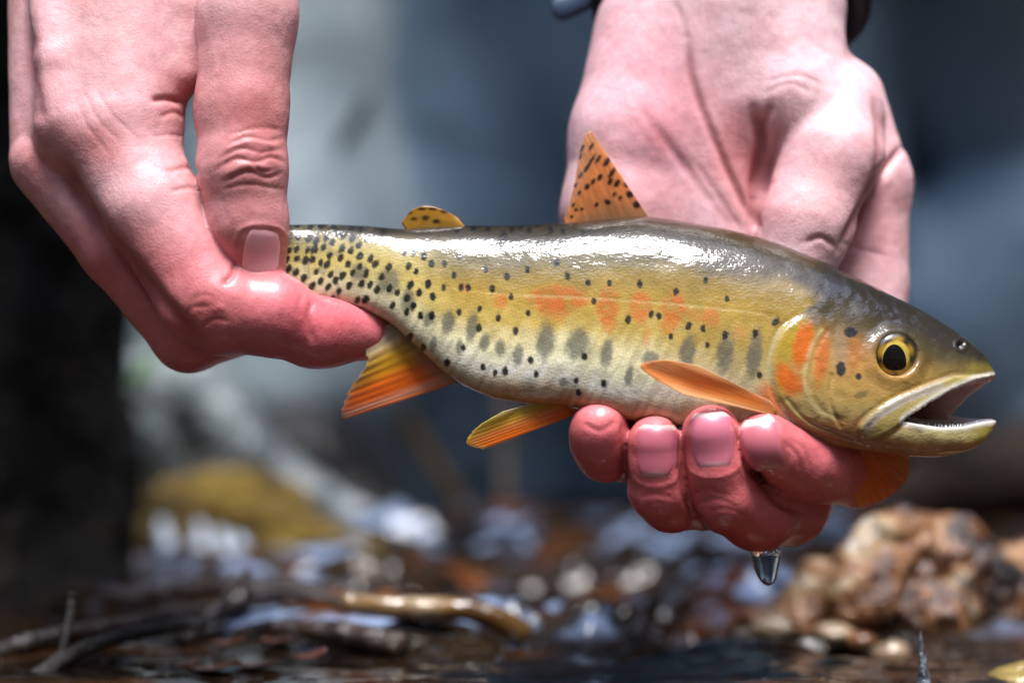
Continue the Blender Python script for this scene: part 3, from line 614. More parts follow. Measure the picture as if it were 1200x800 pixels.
def p_anal(U, V, x, y, ray):
    c = base_c(U, (255, 140, 50), (255, 190, 160), (255, 128, 40), (255, 132, 36), (236, 180, 44), (226, 184, 60), (216, 206, 170), (212, 208, 192))
    c = mixc(c, 0.7 * sstep(0.25, 0.0, V), lin(196, 182, 160)); c = mixc(c, 0.6 * sstep(0.93, 1, V), lin(206, 196, 170)); return mixc(c, 0.2 * (ray < -0.3), lin(236, 120, 44))
def p_pelvic(U, V, x, y, ray):
    c = base_c(U, (255, 136, 30), (255, 140, 44), (255, 152, 76), (240, 190, 64), (222, 198, 72), (232, 222, 176))
    c = mixc(c, 0.5 * sstep(0.85, 1, V), lin(226, 206, 90)); return mixc(c, 0.25 * (ray < -0.3), lin(226, 160, 110))
def p_pect(U, V, x, y, ray):
    c = base_c(U, (255, 214, 160), (252, 172, 90), (248, 158, 74), (240, 154, 84), (246, 204, 152))
    c = mixc(c, 0.35 * (ray > 0.4), lin(232, 176, 110)); return mixc(c, 0.4 * sstep(0.15, 0, V), lin(190, 150, 120))
def p_adip(U, V, x, y, ray):
    c = base_c(V, (150, 120, 60), (196, 146, 50), (186, 136, 46))
    for cx, cy, rx, ry in ((486, 257, 3.5, 2.2), (499, 256, 4, 3), (511, 260, 4.5, 2.6), (495, 245.5, 5, 2), (480, 250, 3, 2), (507, 245.5, 5, 2), (520, 249, 4, 2)):
        c = mixc(c, 0.9 * sstep(1.3, 0.8, np.hypot((x - cx) / rx, (y - cy) / ry)), lin(28, 22, 14))
    return c
parts += [
    fin('dorsal_fin', [(761, 256), (735, 257), (700, 262), (666, 266)], [(700, 165), (692, 154), (684, 162), (677, 192), (671, 225), (661, 258)], 60, 31, 34, p_dorsal, rays=12, bend=-4, amp=1.0, ragged=0.6),
    fin('adipose_fin', [(550, 270), (530, 272), (505, 273), (478, 274)], [(535, 258), (522, 248), (502, 242), (484, 246), (471, 262)], 24, 15, 18, p_adip, rays=4, amp=0.2, thick=7),
    fin('anal_fin', [(540, 447), (520, 432), (490, 405), (458, 378)], [(404, 491), (400, 482), (410, 456), (430, 424), (421, 398)], 26, -20, -32, p_anal, rays=11, bend=-5, amp=1.3, ragged=1.2),
    fin('pelvic_fin', [(674, 486), (668, 478), (658, 470), (645, 466)], [(566, 526), (551, 522), (547, 516), (560, 500), (590, 482)], 24, -44, -66, p_pelvic, rays=9, bend=-6, amp=1.2, ragged=0.5),
    fin('pectoral_fin', [(908, 487), (910, 482), (908, 476), (903, 470)], [(800, 462), (764, 441), (751, 428), (778, 422), (820, 429)], 26, -84, -112, p_pect, rays=10, bend=-7, amp=1.3),
    fin('pectoral_fin', [(985, 502), (995, 506), (1008, 511), (1022, 516)], [(1004, 594), (1022, 590), (1046, 578), (1063, 560), (1066, 536)], 24, -16, -4, lambda *a: p_pect(*a) * np.array([1.0, 0.72, 0.35]), rays=10, bend=-8, amp=1.2),
    fin('pelvic_fin', [(690, 480), (684, 478), (676, 474), (665, 470)], [(600, 512), (588, 508), (590, 496), (612, 484)], 16, -26, -46, p_pelvic, rays=8, mirror=True),
    fin('tail_fin', [(312, 262), (312, 285), (312, 310), (312, 332)], [(205, 245), (235, 280), (235, 315), (205, 350)], 16, 0, 10, p_anal, rays=12),
]
# eye
def near_y(px, py):
    m = (np.abs(fx - px) < 3) & (np.abs(fy - py) < 3) & (yloc < 0); return vf[m, 1].mean()
ye = near_y(1050 - 36, 417)
nu, nv = 48, 26; A, R = np.meshgrid(np.linspace(0, 2 * math.pi, nu, endpoint=False), np.linspace(0.0, 1, nv), indexing='ij')
ex, ez = R * np.cos(A) * 24.5, R * np.sin(A) * 27
slope = -(near_y(1090, 417) - near_y(1012, 417)) / 78
cy0 = (near_y(1090, 417) + near_y(1012, 417)) / 2
yy = cy0 + 5 - 12 * np.sqrt(1 - (0.97 * R) ** 2) - slope * ex * 0.9
k = (F + yy) / F
Xe = np.stack([(1050 - 600 + ex) * k, yy, (400 - 417 + ez) * k], -1).reshape(-1, 3)
r = R.ravel(); ang = A.ravel(); exr, ezr = ex.ravel(), ez.ravel()
ce = np.tile(lin(166, 130, 40), (len(r), 1)); ce = mixc(ce, 0.7 * (0.5 + 0.5 * np.sin(ang * 7 + 3 * r)) * sstep(0.5, 0.9, r), lin(120, 92, 30))
ce = mixc(ce, sstep(0.72, 0.62, r) * 0.7, lin(222, 190, 84))
ce = mixc(ce, 0.95 * sstep(0.80, 0.95, r), lin(50, 44, 30))
for a0, wd_ in ((math.radians(122), 0.36), (math.radians(52), 0.30), (math.radians(-12), 0.36), (math.radians(196), 0.26), (math.radians(268), 0.16)):
    ce = mixc(ce, 0.95 * np.exp(-((np.angle(np.exp(1j * (ang - a0)))) / wd_) ** 2) * sstep(0.56, 0.68, r + 0.06 * np.sin(5 * ang)), lin(20, 22, 24))
parts.append(obj('eye', mesh_np('eye', Xe, grid_quads(nu, nv, True)[:, ::-1], ce), M_EYE))
A, R = np.meshgrid(np.linspace(0, 2 * math.pi, nu, endpoint=False), np.linspace(0.0, 1, 10), indexing='ij')
k_ = R * (1 + 0.16 * np.exp(-((A - 2 * math.pi + 0.7) / 0.4) ** 2) - 0.04 * np.sin(3 * A)); px_, pz_ = -2 + 14.8 * k_ * np.cos(A), -2.5 + 17 * k_ * np.sin(A)
Rr = np.hypot(px_ / 24.5, pz_ / 27); yy = cy0 + 5 - 12 * np.sqrt(1 - (0.97 * Rr) ** 2) - slope * px_ * 0.9 - 0.5 + 0.8 * R ** 6; k = (F + yy) / F
M_PUPIL, t, p = mat('pupil'); p.inputs['Base Color'].default_value = (0.003, 0.003, 0.004, 1); p.inputs['Roughness'].default_value = 0.1; p.inputs['Coat Weight'].default_value = 1; p.inputs['Coat Roughness'].default_value = 0.01
pupil = obj('pupil', mesh_np('pupil', np.stack([(450 + px_) * k, yy, (-17 + pz_) * k], -1).reshape(-1, 3), grid_quads(nu, 10, True)[:, ::-1]), M_PUPIL)
# teeth along the lower jaw
tv, tq = [], []
for i in range(30):
    f = i / 29; x = np.interp(f, [0, 0.35, 0.7, 1], [1076, 1102, 1130, 1157]); y = np.interp(f, [0, 0.35, 0.7, 1], [496, 500, 499, 494])
    yd = -np.interp(x, WID[:, 0], WID[:, 1]) * 0.80 + 3; c0 = P(x, y + 2, yd); hgt = 2.5 + 4 * rng.random(); c0[0] += rng.uniform(-1.5, 1.5)
    a = np.linspace(0, 2 * math.pi, 6, endpoint=False); ring = c0 + 1.7 * np.stack([np.cos(a), np.sin(a), 0 * a], 1)
    b = len(tv) * 7; tv.append(np.vstack([ring, c0 + [0.6, 1.5, hgt]])); tq += [[b + j, b + (j + 1) % 6, b + 6, b + 6] for j in range(6)]
me = bpy.data.meshes.new('teeth'); me.from_pydata(to_world(np.vstack(tv)).tolist(), [], [x[:3] for x in tq])
parts.append(obj('teeth', me, M_TOOTH))
adopt(fish, *parts)
bpy.context.view_layer.update(); adopt([o for o in parts if o.name.startswith('eye')][0], pupil)

# ------------------------------------------------------------------ the angler: hands, sleeves, waders
person = empty('person', to_world([[250, 2900, -417]])[0].tolist(), label='person in grey waders and dark jacket sleeves, crouching and holding the trout', category='person')
body = obj('body', mesh_np('person_hands', np.vstack([va, vb]), np.vstack([qa, qb + len(va)]), np.vstack([ca, cb]), {'wet': np.concatenate([wa, wb])}), M_SKIN)  # two separate hands in one object, no arms between them
M_NAVY = noise_mat('navy_neoprene', [(0.3, (14, 17, 28)), (0.7, (24, 29, 44))], 90, 0.5, ((900, 3, 0.3, 0.0004),))
M_STRAP = noise_mat('slate_strap', [(0.3, (52, 66, 92)), (0.7, (72, 88, 112))], 120, 0.35, ((700, 3, 0.2, 0.0004),))
M_JACKET = noise_mat('jacket', [(0.3, (22, 25, 33)), (0.7, (34, 38, 46))], 30, 0.75, ((200, 5, 0.5, 0.002),))
M_WADER, t, p = mat('wader_fabric')
tc = N(t, 'ShaderNodeTexCoord'); nz = N(t, 'ShaderNodeTexNoise', Scale=7, Detail=4); t.links.new(tc.outputs['Object'], nz.inputs['Vector'])
r = N(t, 'ShaderNodeValToRGB'); r.color_ramp.elements[0].position = 0.35; r.color_ramp.elements[1].position = 0.68
r.color_ramp.elements[0].color = (0.75, 0.77, 0.8, 1); r.color_ramp.elements[1].color = (1.1, 1.1, 1.1, 1)
t.links.new(nz.outputs[0], r.inputs[0]); at = N(t, 'ShaderNodeAttribute', attribute_name='Col'); mm_ = N(t, 'ShaderNodeMix', data_type='RGBA', blend_type='MULTIPLY'); mm_.inputs[0].default_value = 1
t.links.new(at.outputs[0], mm_.inputs[6]); t.links.new(r.outputs[0], mm_.inputs[7]); t.links.new(mm_.outputs[2], p.inputs['Base Color']); p.inputs['Roughness'].default_value = 0.55
bump_chain(t, p, ((9, 3, 0.7, 0.03), (800, 2, 0.3, 0.0005)), False)

def coarse(groups, lo, hi, h, folds=0.0, fs=200, seed=1, it=3):
    G, lo = eval_grid(groups, lo, hi, h); v, q = surface_nets(G, lo, h); v = relax(v, q, it)
    if folds:
        n_ = normals(v, q); v = v + n_ * (folds * fbm(v * np.array([1, 1, 0.55]), fs, 3, seed))[:, None]
    return v, q
def grpx(pts, k=10, ko=8):                     # points directly in model units
    return dict(prims=[('cone', np.array(pts[i][:3], float), pts[i][3], np.array(pts[i + 1][:3], float), pts[i + 1][3]) for i in range(len(pts) - 1)], k=k, ko=ko)
WADERS = [
    grp([(335, -320, 3700, 190), (328, 120, 3000, 165), (345, 430, 2650, 140), (390, 640, 2950, 120)], k=60, ko=50),
    grp([(570, -320, 3350, 240), (570, 300, 3050, 200), (560, 660, 3300, 190)], k=60, ko=130),
    grp([(760, -320, 3300, 220), (830, 60, 2800, 220), (880, 330, 2700, 190), (860, 640, 3000, 170)], k=80, ko=40),
    grp([(1240, -260, 2700, 230), (1190, 120, 2900, 150), (1100, 60, 2900, 120)], k=80, ko=30),
    grp([(1330, 180, 2900, 150), (1190, 300, 2750, 120), (1080, 380, 2700, 130), (1150, 640, 3000, 160)], k=60, ko=20),
]
v, q = coarse(WADERS, (-1300, 2200, -560), (2300, 4300, 1900), 26, 26, 330, 3)
wx, wy = proj(v); shade_edge = 462 + 30 * sstep(100, 280, wy) + 8 * noise(v, 160, 8)
shade_side = sstep(-6, 6, wx - shade_edge)
wc = lin(172, 188, 194) + shade_side[:, None] * (lin(126, 152, 172) - lin(172, 188, 194))  # left leg lighter, the rest darker: lit and shaded sides put into the colour
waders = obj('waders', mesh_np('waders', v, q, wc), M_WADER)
ws_ = [v[(np.hypot(wx - a, wy - b_) < 14)][:, 1].min() - 6 for a, b_ in ((434, 112), (418, 138), (398, 168))]
tv_, tq_ = tube(smooth_curve([P(434, 112, ws_[0]), P(418, 138, ws_[1]), P(398, 168, ws_[2])], 12), 11, 10)
tab = obj('crease_shade', mesh_np('crease_shade', tv_, tq_), M_JACKET)  # dark tube standing in for the shade line of a wader crease
JACKET = [  # unseen torso and hood lean forward, added to darken reflections on the fish
    grpx([(600, 3000, 1500, 640), (300, 2100, 2600, 620), (200, 1500, 2900, 380)], 80, 80),
    grpx([(190, 1250, 3050, 380), (190, 1050, 2950, 330)], 60, 90),
    grpx([(-560, 2700, 2600, 300), (-1150, 1700, 1650, 250), (-560, 330, 900, 190)], 60, 60),
    grpx([(850, 2700, 2600, 300), (1250, 1700, 1750, 250), (370, 520, 860, 190)], 60, 60),
]
v, q = coarse(JACKET, (-1600, 60, 500), (1750, 4200, 3600), 30, 30, 260, 9)
jacket = obj('jacket', mesh_np('jacket', v, q), M_JACKET)
def cuff(cx, cy, cz, rx, ry, front, back, up, name):
    nu, rows = 56, []
    a = np.linspace(0, 2 * math.pi, nu, endpoint=False)
    slope = (front - back) / (2 * ry)
    for k_, (dz, g, drop) in enumerate(((14, 0.86, 1), (2, 0.9, 1), (-3, 0.98, 1), (2, 1.05, 1), (22, 1.06, 1), (30, 1.03, 1), (38, 1.06, 1), (90, 1.05, .9), (180, 1.08, .6), (320, 1.12, .3))):
        x = cx + g * rx * np.cos(a) + (up[0] * dz / 320); y = cy + g * ry * np.sin(a) + (up[1] * dz / 320)
        zpy = (front + back) / 2 + drop * (-slope) * g * ry * np.sin(a) - dz
        k = (F + y) / F; rows.append(np.stack([(x - 600) * k, y, (400 - zpy) * k], 1))
    v = np.stack(rows, 1).reshape(-1, 3); v = v + 3 * fbm(v, 40, 2, 77)[:, None]
    return obj(name, mesh_np(name, v, grid_quads(nu, len(rows), True)[:, ::-1]), M_NAVY)
cuffs = [cuff(856, 190, 0, 156, 118, -70, 92, (20, 200), 'cuff'), cuff(160, 110, 0, 170, 130, -150, -60, (-40, 200), 'cuff')]
pts = smooth_curve([P(648, 12, 240), P(664, 8, 236), P(690, -4, 240), P(730, -30, 260)], 16)
v, q = tube(pts, [8, 13, 15, 15, 15, 15, 15, 15, 15, 15, 15, 15, 15, 15, 15, 15], 16); v[:, 1] = 240 + (v[:, 1] - 240) * 0.35
strap = obj('strap', mesh_np('strap', v, q), M_STRAP)
adopt(person, body, waders, jacket, strap); bpy.context.view_layer.update()
adopt(body, *nails); adopt(waders, tab); adopt(jacket, *cuffs)

# ------------------------------------------------------------------ the stream and its banks
def graded(a, b, core_a, core_b, step, grow=1.18):
    core = list(np.arange(core_a, core_b, step)); s = step; x = core[-1]
    while x < b: s *= grow; x += s; core.append(x)
    s = step; x = core[0]; left = []
    while x > a: s *= grow; x -= s; left.append(x)
    return np.array(left[::-1] + core)
WL = -417.0
gx = graded(-36000, 36000, -900, 1150, 7.5); gy = graded(-24000, 36000, -150, 2700, 9)
GX, GY = np.meshgrid(gx, gy, indexing='ij'); pts = np.stack([GX.ravel(), GY.ravel(), 0 * GX.ravel()], 1)
near = np.exp(-(np.maximum(0, np.abs(pts[:, 0]) - 1100) / 700) ** 2) * sstep(4200, 2800, pts[:, 1]) * sstep(-900, -100, pts[:, 1])
ppx = 600 + pts[:, 0] * F / np.maximum(F + pts[:, 1], 300)
rough = sstep(250, 520, pts[:, 1]) * (0.4 + 0.9 * blob(ppx, pts[:, 1], 640, 900, 330, 1100)) + 0.2
z = 9 * fbm(pts * [0.6, 1, 1], 210, 2, 61) + rough * (80 * fbm(pts * [0.6, 1, 1], 190, 2, 62) + 34 * fbm(pts * [0.65, 1, 1], 80, 2, 63) + 7 * fbm(pts, 30, 2, 65))
z += rough * 20 * np.abs(fbm(pts * [0.7, 1, 1], 70, 2, 66))
z += 1.5 * fbm(pts * [0.28, 1, 1], 26, 2, 64) * (1 - 0.5 * rough)
foam_glints = sstep(0.16, 0.42, fbm(pts * [0.6, 1, 1], 70, 3, 67) + 0.5 * fbm(pts * [0.7, 1, 1], 24, 3, 68)) * sstep(0.45, 1.0, rough) * near * sstep(-4, 22, z)  # white water on crests, its pale blue also painting sky glints
pts[:, 2] = WL + z * (0.25 + 0.75 * near)
M_WATER, t, p = mat('stream_water')
tc = N(t, 'ShaderNodeTexCoord'); nz = N(t, 'ShaderNodeTexNoise', Scale=26, Detail=5); t.links.new(tc.outputs['Object'], nz.inputs['Vector'])
r = N(t, 'ShaderNodeValToRGB'); cr = r.color_ramp; cr.elements.new(0.5)
for e, (ps, cc) in zip(cr.elements, ((0.36, (18, 14, 12)), (0.55, (46, 33, 22)), (0.74, (120, 66, 26)))): e.position = ps; e.color = (*lin(*cc), 1)
t.links.new(nz.outputs[0], r.inputs[0]); fo = N(t, 'ShaderNodeAttribute', attribute_name='foam_glints')
fm = N(t, 'ShaderNodeMix', data_type='RGBA'); fm.inputs[7].default_value = (*lin(164, 186, 224), 1)
t.links.new(fo.outputs['Fac'], fm.inputs[0]); t.links.new(r.outputs[0], fm.inputs[6]); t.links.new(fm.outputs[2], p.inputs['Base Color'])
p.inputs['Roughness'].default_value = 0.03; p.inputs['IOR'].default_value = 1.33
bump_chain(t, p, ((140, 3, 0.12, 0.002),), False)
obj('stream_water', mesh_np('stream_water', pts, grid_quads(len(gx), len(gy)), None, {'foam_glints': foam_glints * 0.75}), M_WATER, kind='structure')

tx = graded(-40, 40, -2, 2, 0.16, 1.1); ty = graded(-40, 40, -2, 4, 0.16, 1.1)
TX, TY = np.meshgrid(tx, ty, indexing='ij'); tp = np.stack([TX.ravel(), TY.ravel(), 0 * TX.ravel()], 1)
ax_ = np.abs(tp[:, 0] - 0.1); rr_ = smax(smax(1.6 * (ax_ - 1.0), 1.3 * (tp[:, 1] - 2.6), 0.8), 1.6 * (-tp[:, 1] - 2.4), 0.8)  # unseen banks shaped steep to block low sky and cut fill light
tp[:, 2] = -0.06 + 26 * np.tanh(np.maximum(0, rr_) / 26) * (1 + 0.15 * fbm(tp, 3, 3, 71)) + 0.035 * fbm(tp, 0.5, 4, 72) * sstep(-0.3, 0.4, rr_) + 0.5 * np.maximum(0, fbm(tp, 1.6, 3, 73)) * sstep(0.3, 2, rr_)
M_BANK = noise_mat('forest_floor', [(0.32, (20, 18, 12)), (0.5, (40, 38, 20)), (0.7, (52, 58, 28))], 3, 0.9, ((12, 6, 1, 0.05), (90, 5, 0.8, 0.01)))
obj('stream_bank', mesh_np('stream_bank', tp, grid_quads(len(tx), len(ty)), world=False), M_BANK, kind='structure')

# tree added out of view, blocks overhead sky to darken the fish's back
M_BARK = noise_mat('bark', [(0.35, (40, 30, 22)), (0.7, (84, 66, 50))], 18, 0.9, ((40, 6, 1, 0.01),))
M_CANOPY = noise_mat('canopy_leaf', [(0.3, (28, 48, 18)), (0.7, (62, 88, 34))], 9, 0.6, ((60, 2, 0.2, 0.002),))
blocker_tree = empty('blocker_tree', (1.9, 2.6, 0.6), label='dark leafy tree added out of view to block the sky over the pool', category='blocker_tree')
def limb(pts, r0, r1, n=20):
    c_ = smooth_curve(pts, n); v, q = tube(c_, np.linspace(r0, r1, n), 12); return v, q, c_
tv, tq, off, tips = [], [], 0, []
for pts_, r0, r1 in (([(1.9, 2.6, 0.2), (1.75, 2.5, 1.3), (1.2, 2.0, 2.2), (0.5, 1.4, 2.6), (-0.3, 0.9, 2.6)], 0.13, 0.03), ([(1.2, 2.0, 2.2), (0.9, 1.2, 2.3), (0.7, 0.4, 2.2)], 0.06, 0.02), ([(0.8, 1.7, 2.45), (-0.1, 1.7, 2.5), (-1.0, 1.6, 2.4)], 0.05, 0.02), ([(0.3, 1.3, 2.6), (-0.2, 0.6, 2.4), (-0.5, 0.2, 2.2)], 0.04, 0.015), ([(1.6, 2.4, 1.6), (1.6, 1.5, 2.0), (1.5, 0.6, 2.1)], 0.05, 0.02)):
    v, q, c_ = limb(pts_, r0, r1); tv.append(v); tq.append(q + off); off += len(v); tips.append(c_[8:])
adopt(blocker_tree, obj('trunk', mesh_np('trunk', np.vstack(tv), np.vstack(tq), world=False), M_BARK))
ct = np.vstack(tips); nL = 7000
cen = ct[rng.integers(0, len(ct), nL)] + rng.normal(0, 1, (nL, 3)) * [0.34, 0.30, 0.16]
cen = cen[cen[:, 1] > 0.02 + 0.1 * rng.random(nL)]; nL = len(cen)
d1 = rng.normal(0, 1, (nL, 3)); d1[:, 2] *= 0.5; d1 /= np.linalg.norm(d1, axis=1)[:, None]; d2 = np.cross(d1, rng.normal(0, 1, (nL, 3))); d2 /= np.linalg.norm(d2, axis=1)[:, None]
sz = rng.uniform(0.035, 0.075, (nL, 1)); lv = np.stack([cen - d1 * sz, cen - d2 * sz * 0.45, cen + d1 * sz, cen + d2 * sz * 0.45], 1).reshape(-1, 3)
adopt(blocker_tree, obj('crown', mesh_np('crown', lv, np.arange(nL * 4).reshape(-1, 4), world=False), M_CANOPY))

# ------------------------------------------------------------------ rocks, wood and leaves around the pool
def rock(name, groups, lo_, hi_, h, m, amp, fs, label, category, seed=5, ridge=0.0, **kw):
    G, l0 = eval_grid(groups, np.array(lo_, float), np.array(hi_, float), h); v, q = surface_nets(G, l0, h); v = relax(v, q, 2)
    n_ = normals(v, q); f = fbm(v, fs, 5, seed); v = v + n_ * (amp * f - ridge * np.abs(fbm(v, fs * 0.6, 3, seed + 5)))[:, None]
    return obj(name, mesh_np(name, v, q), m, label=label, category=category, **kw)
M_AMBER, t, p = mat('amber_rock')
tc = N(t, 'ShaderNodeTexCoord'); nz = N(t, 'ShaderNodeTexNoise', Scale=48, Detail=5, Roughness=0.6, Distortion=1.2); t.links.new(tc.outputs['Object'], nz.inputs['Vector'])
r = N(t, 'ShaderNodeValToRGB'); cr = r.color_ramp
for _ in range(3): cr.elements.new(0.5)
for e, (ps, cc) in zip(cr.elements, ((0.36, (24, 17, 14)), (0.45, (96, 58, 34)), (0.53, (160, 110, 66)), (0.60, (186, 156, 116)), (0.68, (214, 208, 198)))): e.position = ps; e.color = (*lin(*cc), 1)
t.links.new(nz.outputs[0], r.inputs[0]); t.links.new(r.outputs[0], p.inputs['Base Color']); p.inputs['Roughness'].default_value = 0.35; p.inputs['Coat Weight'].default_value = 0.8; p.inputs['Coat Roughness'].default_value = 0.08
bump_chain(t, p, ((110, 6, 0.9, 0.006),))
rock('boulder', [grp([(1068, 622, 640, 32), (1100, 660, 660, 60), (1165, 715, 700, 62)], 20, 40), grp([(1030, 640, 610, 40), (1010, 700, 590, 56)], 16, 40), grp([(960, 690, 600, 34), (935, 730, 590, 36)], 12, 10), grp([(1095, 720, 560, 40), (1080, 760, 560, 40)], 12, 10), grp([(1190, 690, 800, 60), (1230, 740, 800, 60)], 12, 10)],
     (300, 350, -520), (960, 1100, -200), 4.5, M_AMBER, 20, 48, 'lumpy wet amber and white rock breaking the surface beside the pebbles', 'rock', 5, 16)
M_MOSS = noise_mat('mossy_rock', [(0.3, (30, 24, 10)), (0.48, (112, 88, 24)), (0.62, (150, 124, 40)), (0.75, (110, 98, 70))], 34, 0.75, ((130, 6, 1, 0.008),))
rock('mossy_rock', [grp([(215, 610, 1750, 52), (300, 605, 1700, 55), (385, 640, 1650, 26), (440, 652, 1640, 14)], 20, 14), grp([(250, 585, 1760, 40), (330, 596, 1740, 36)], 20, 20), grp([(190, 640, 1700, 40), (320, 650, 1650, 34)], 10, 10)],
     (-900, 1400, -560), (-150, 2000, -230), 9, M_MOSS, 16, 70, 'low mustard moss covered rock at the foot of the bleached log', 'rock', 8, 8)
M_DARK = noise_mat('dark_bark', [(0.35, (14, 12, 11)), (0.55, (26, 22, 19)), (0.75, (48, 44, 34))], 40, 0.85, ((30, 6, 1, 0.02), (160, 5, 0.8, 0.005)), spec=0.2)
rock('tree_stump', [grp([(-90, -420, 1500, 220), (-70, 200, 1400, 215), (-50, 560, 1250, 200), (-60, 800, 1150, 240)], 60, 30), grp([(60, 640, 1150, 60), (110, 760, 1000, 40)], 30, 40)],
     (-1600, 800, -620), (-600, 2000, 1300), 15, M_DARK, 64, 210, 'tall dark mossy stump rising from the stream behind the tail hand', 'stump', 12, 30)
M_BLEACH = noise_mat('bleached_wood', [(0.3, (84, 92, 96)), (0.55, (138, 148, 150)), (0.75, (186, 194, 198))], 26, 0.35, ((40, 6, 0.8, 0.01),), coat=0.6)
rock('bleached_log', [grp([(175, 395, 2250, 60), (225, 450, 2200, 48), (300, 535, 2150, 34), (370, 585, 2120, 26), (450, 622, 2100, 18)], 20, 10), grp([(170, 440, 2150, 30), (180, 520, 2150, 30)], 20, 20)],
     (-960, 1900, -520), (-180, 2500, 180), 11, M_BLEACH, 14, 90, 'pale bleached log slanting down into the water behind the mossy rock', 'log', 15, 10)
M_DUSK = noise_mat('dark_rock', [(0.35, (12, 11, 12)), (0.6, (28, 24, 22)), (0.78, (52, 42, 34))], 30, 0.4, ((70, 6, 1, 0.01),), coat=0.4)
rock('dark_rock', [grp([(350, 540, 2420, 80), (420, 610, 2400, 60)], 30, 10), grp([(210, 575, 2000, 40), (270, 560, 2020, 34)], 20, 10)],
     (-900, 1850, -560), (-100, 2650, 30), 12, M_DUSK, 20, 110, 'dark rock in shadow under the bleached log', 'rock', 18, 12)
rock('gravel_bar', [grp([(1000, 612, 2500, 34), (1120, 560, 2500, 50), (1300, 540, 2500, 70)], 30, 10)], (500, 2000, -560), (1900, 3000, -50), 14, noise_mat('brown_gravel', [(0.35, (40, 27, 20)), (0.6, (86, 62, 46)), (0.78, (120, 96, 78))], 40, 0.6, ((90, 6, 1, 0.01),)), 18, 90, 'low brown gravel bar beyond the amber rock', 'gravel bar', 25, 10)
M_OCHRE = noise_mat('ochre_stone', [(0.3, (60, 46, 22)), (0.5, (134, 112, 54)), (0.7, (176, 158, 96))], 50, 0.4, ((90, 5, 0.8, 0.005),), coat=0.7)
rock('flat_stone', [grp([(1180, 812, 130, 30), (1260, 800, 160, 40)], 10, 8), grp([(1140, 822, 110, 22), (1230, 815, 90, 30)], 10, 8)],
     (480, 0, -520), (800, 330, -340), 5, M_OCHRE, 8, 45, 'flat ochre stone just under the surface below the amber rock', 'stone', 21)
PEB = [(905, 735, 560, 20), (882, 718, 600, 17), (930, 700, 640, 19), (900, 690, 680, 16), (975, 742, 520, 20), (1010, 752, 500, 17), (950, 760, 470, 15), (868, 745, 540, 14), (1045, 765, 460, 18), (915, 668, 760, 17)]
PT = [((206, 176, 140), 'pale sandy'), ((150, 96, 54), 'rusty brown'), ((190, 186, 178), 'light grey'), ((96, 76, 60), 'dull brown')]
PL = ['pale sandy pebble under the hanging water drop', 'rusty brown pebble at the outer end of the pebble row', 'light grey pebble touching the left lumps of the amber rock', 'dull brown pebble behind the water drop', 'pale sandy pebble at the foot of the amber rock', 'rusty brown pebble before the amber rock foot', 'light grey pebble half sunk in front of the pebble row', 'small dull brown pebble beyond the pebble under the drop', 'pale sandy pebble by the upright splash', 'rusty brown pebble farthest up the riffle']
for i, (px, py, y, r_) in enumerate(PEB):
    cc, nm = PT[i % 4]; k = (F + y) / F; cpt = P(px, py, y); cpt[2] = min(cpt[2], WL + r_ * 0.9)
    nu, nv = 20, 12; A, B = np.meshgrid(np.linspace(0, 2 * math.pi, nu, endpoint=False), np.linspace(0, math.pi, nv), indexing='ij')
    d_ = np.stack([np.sin(B) * np.cos(A), np.sin(B) * np.sin(A), np.cos(B)], -1).reshape(-1, 3)
    rad = r_ * k * (1 + 0.28 * fbm(d_ + i * 5, 0.8, 2, i)) ; v = cpt + d_ * rad[:, None] * np.array([1.25, 1, 0.75])
    mm = noise_mat('pebble_%s' % nm.replace(' ', '_'), [(0.35, tuple(int(x * 0.6) for x in cc)), (0.65, cc)], 90, 0.3, ((200, 4, 0.5, 0.002),), coat=0.8) if i < 4 else bpy.data.materials['pebble_%s' % nm.replace(' ', '_')]
    obj('pebble', mesh_np('pebble', v, grid_quads(nu, nv, True)[:, ::-1]), mm, label=PL[i], category='pebble', group='pebbles beside the amber rock')

M_STICK = noise_mat('wet_stick', [(0.35, (26, 18, 14)), (0.6, (62, 44, 34)), (0.8, (110, 86, 70))], 60, 0.45, ((160, 5, 0.8, 0.004),), coat=0.4)
M_PEEL = noise_mat('peeled_wood', [(0.35, (70, 44, 20)), (0.55, (122, 88, 46)), (0.8, (176, 158, 130))], 40, 0.22, ((120, 5, 0.5, 0.003),), coat=0.8)
M_LICH = noise_mat('lichen_stick', [(0.42, (26, 22, 21)), (0.58, (60, 56, 53)), (0.72, (130, 126, 120))], 70, 0.8, ((200, 5, 1, 0.003),))
M_TWIG = noise_mat('yellow_twig', [(0.42, (22, 17, 12)), (0.52, (130, 98, 40)), (0.7, (160, 124, 60))], 22, 0.5, ((160, 5, 0.5, 0.002),))
M_PALE = noise_mat('pale_twig', [(0.4, (120, 104, 88)), (0.7, (178, 162, 144))], 40, 0.6, ((160, 5, 0.5, 0.002),))
def stick(name, pts, r0, r1, m, label, knots=0.18, seed=1, category='stick', group=None):
    c_ = smooth_curve([P(*q) for q in pts], 30); rad = np.linspace(r0, r1, 30) * np.mean([(F + q[2]) / F for q in pts])
    v, q = tube(c_, rad, 14); n_ = normals(v, q); v = v + n_ * (knots * r0 * 2 * fbm(v, r0 * 3, 3, seed))[:, None]
    kw = dict(label=label, category=category)
    if group: kw['group'] = group
    return obj(name, mesh_np(name, v, q), m, **kw)
stick('stick', [(-40, 775, 260), (60, 748, 330), (200, 722, 480), (330, 700, 640)], 13, 9, M_STICK, 'long dark wet stick lying along the pool edge under the stump', seed=2)
stick('stick', [(10, 822, 130), (70, 775, 180), (140, 745, 260), (240, 728, 360)], 11, 8, M_LICH, 'forked stick with pale lichen nearest the stump foot', seed=3)
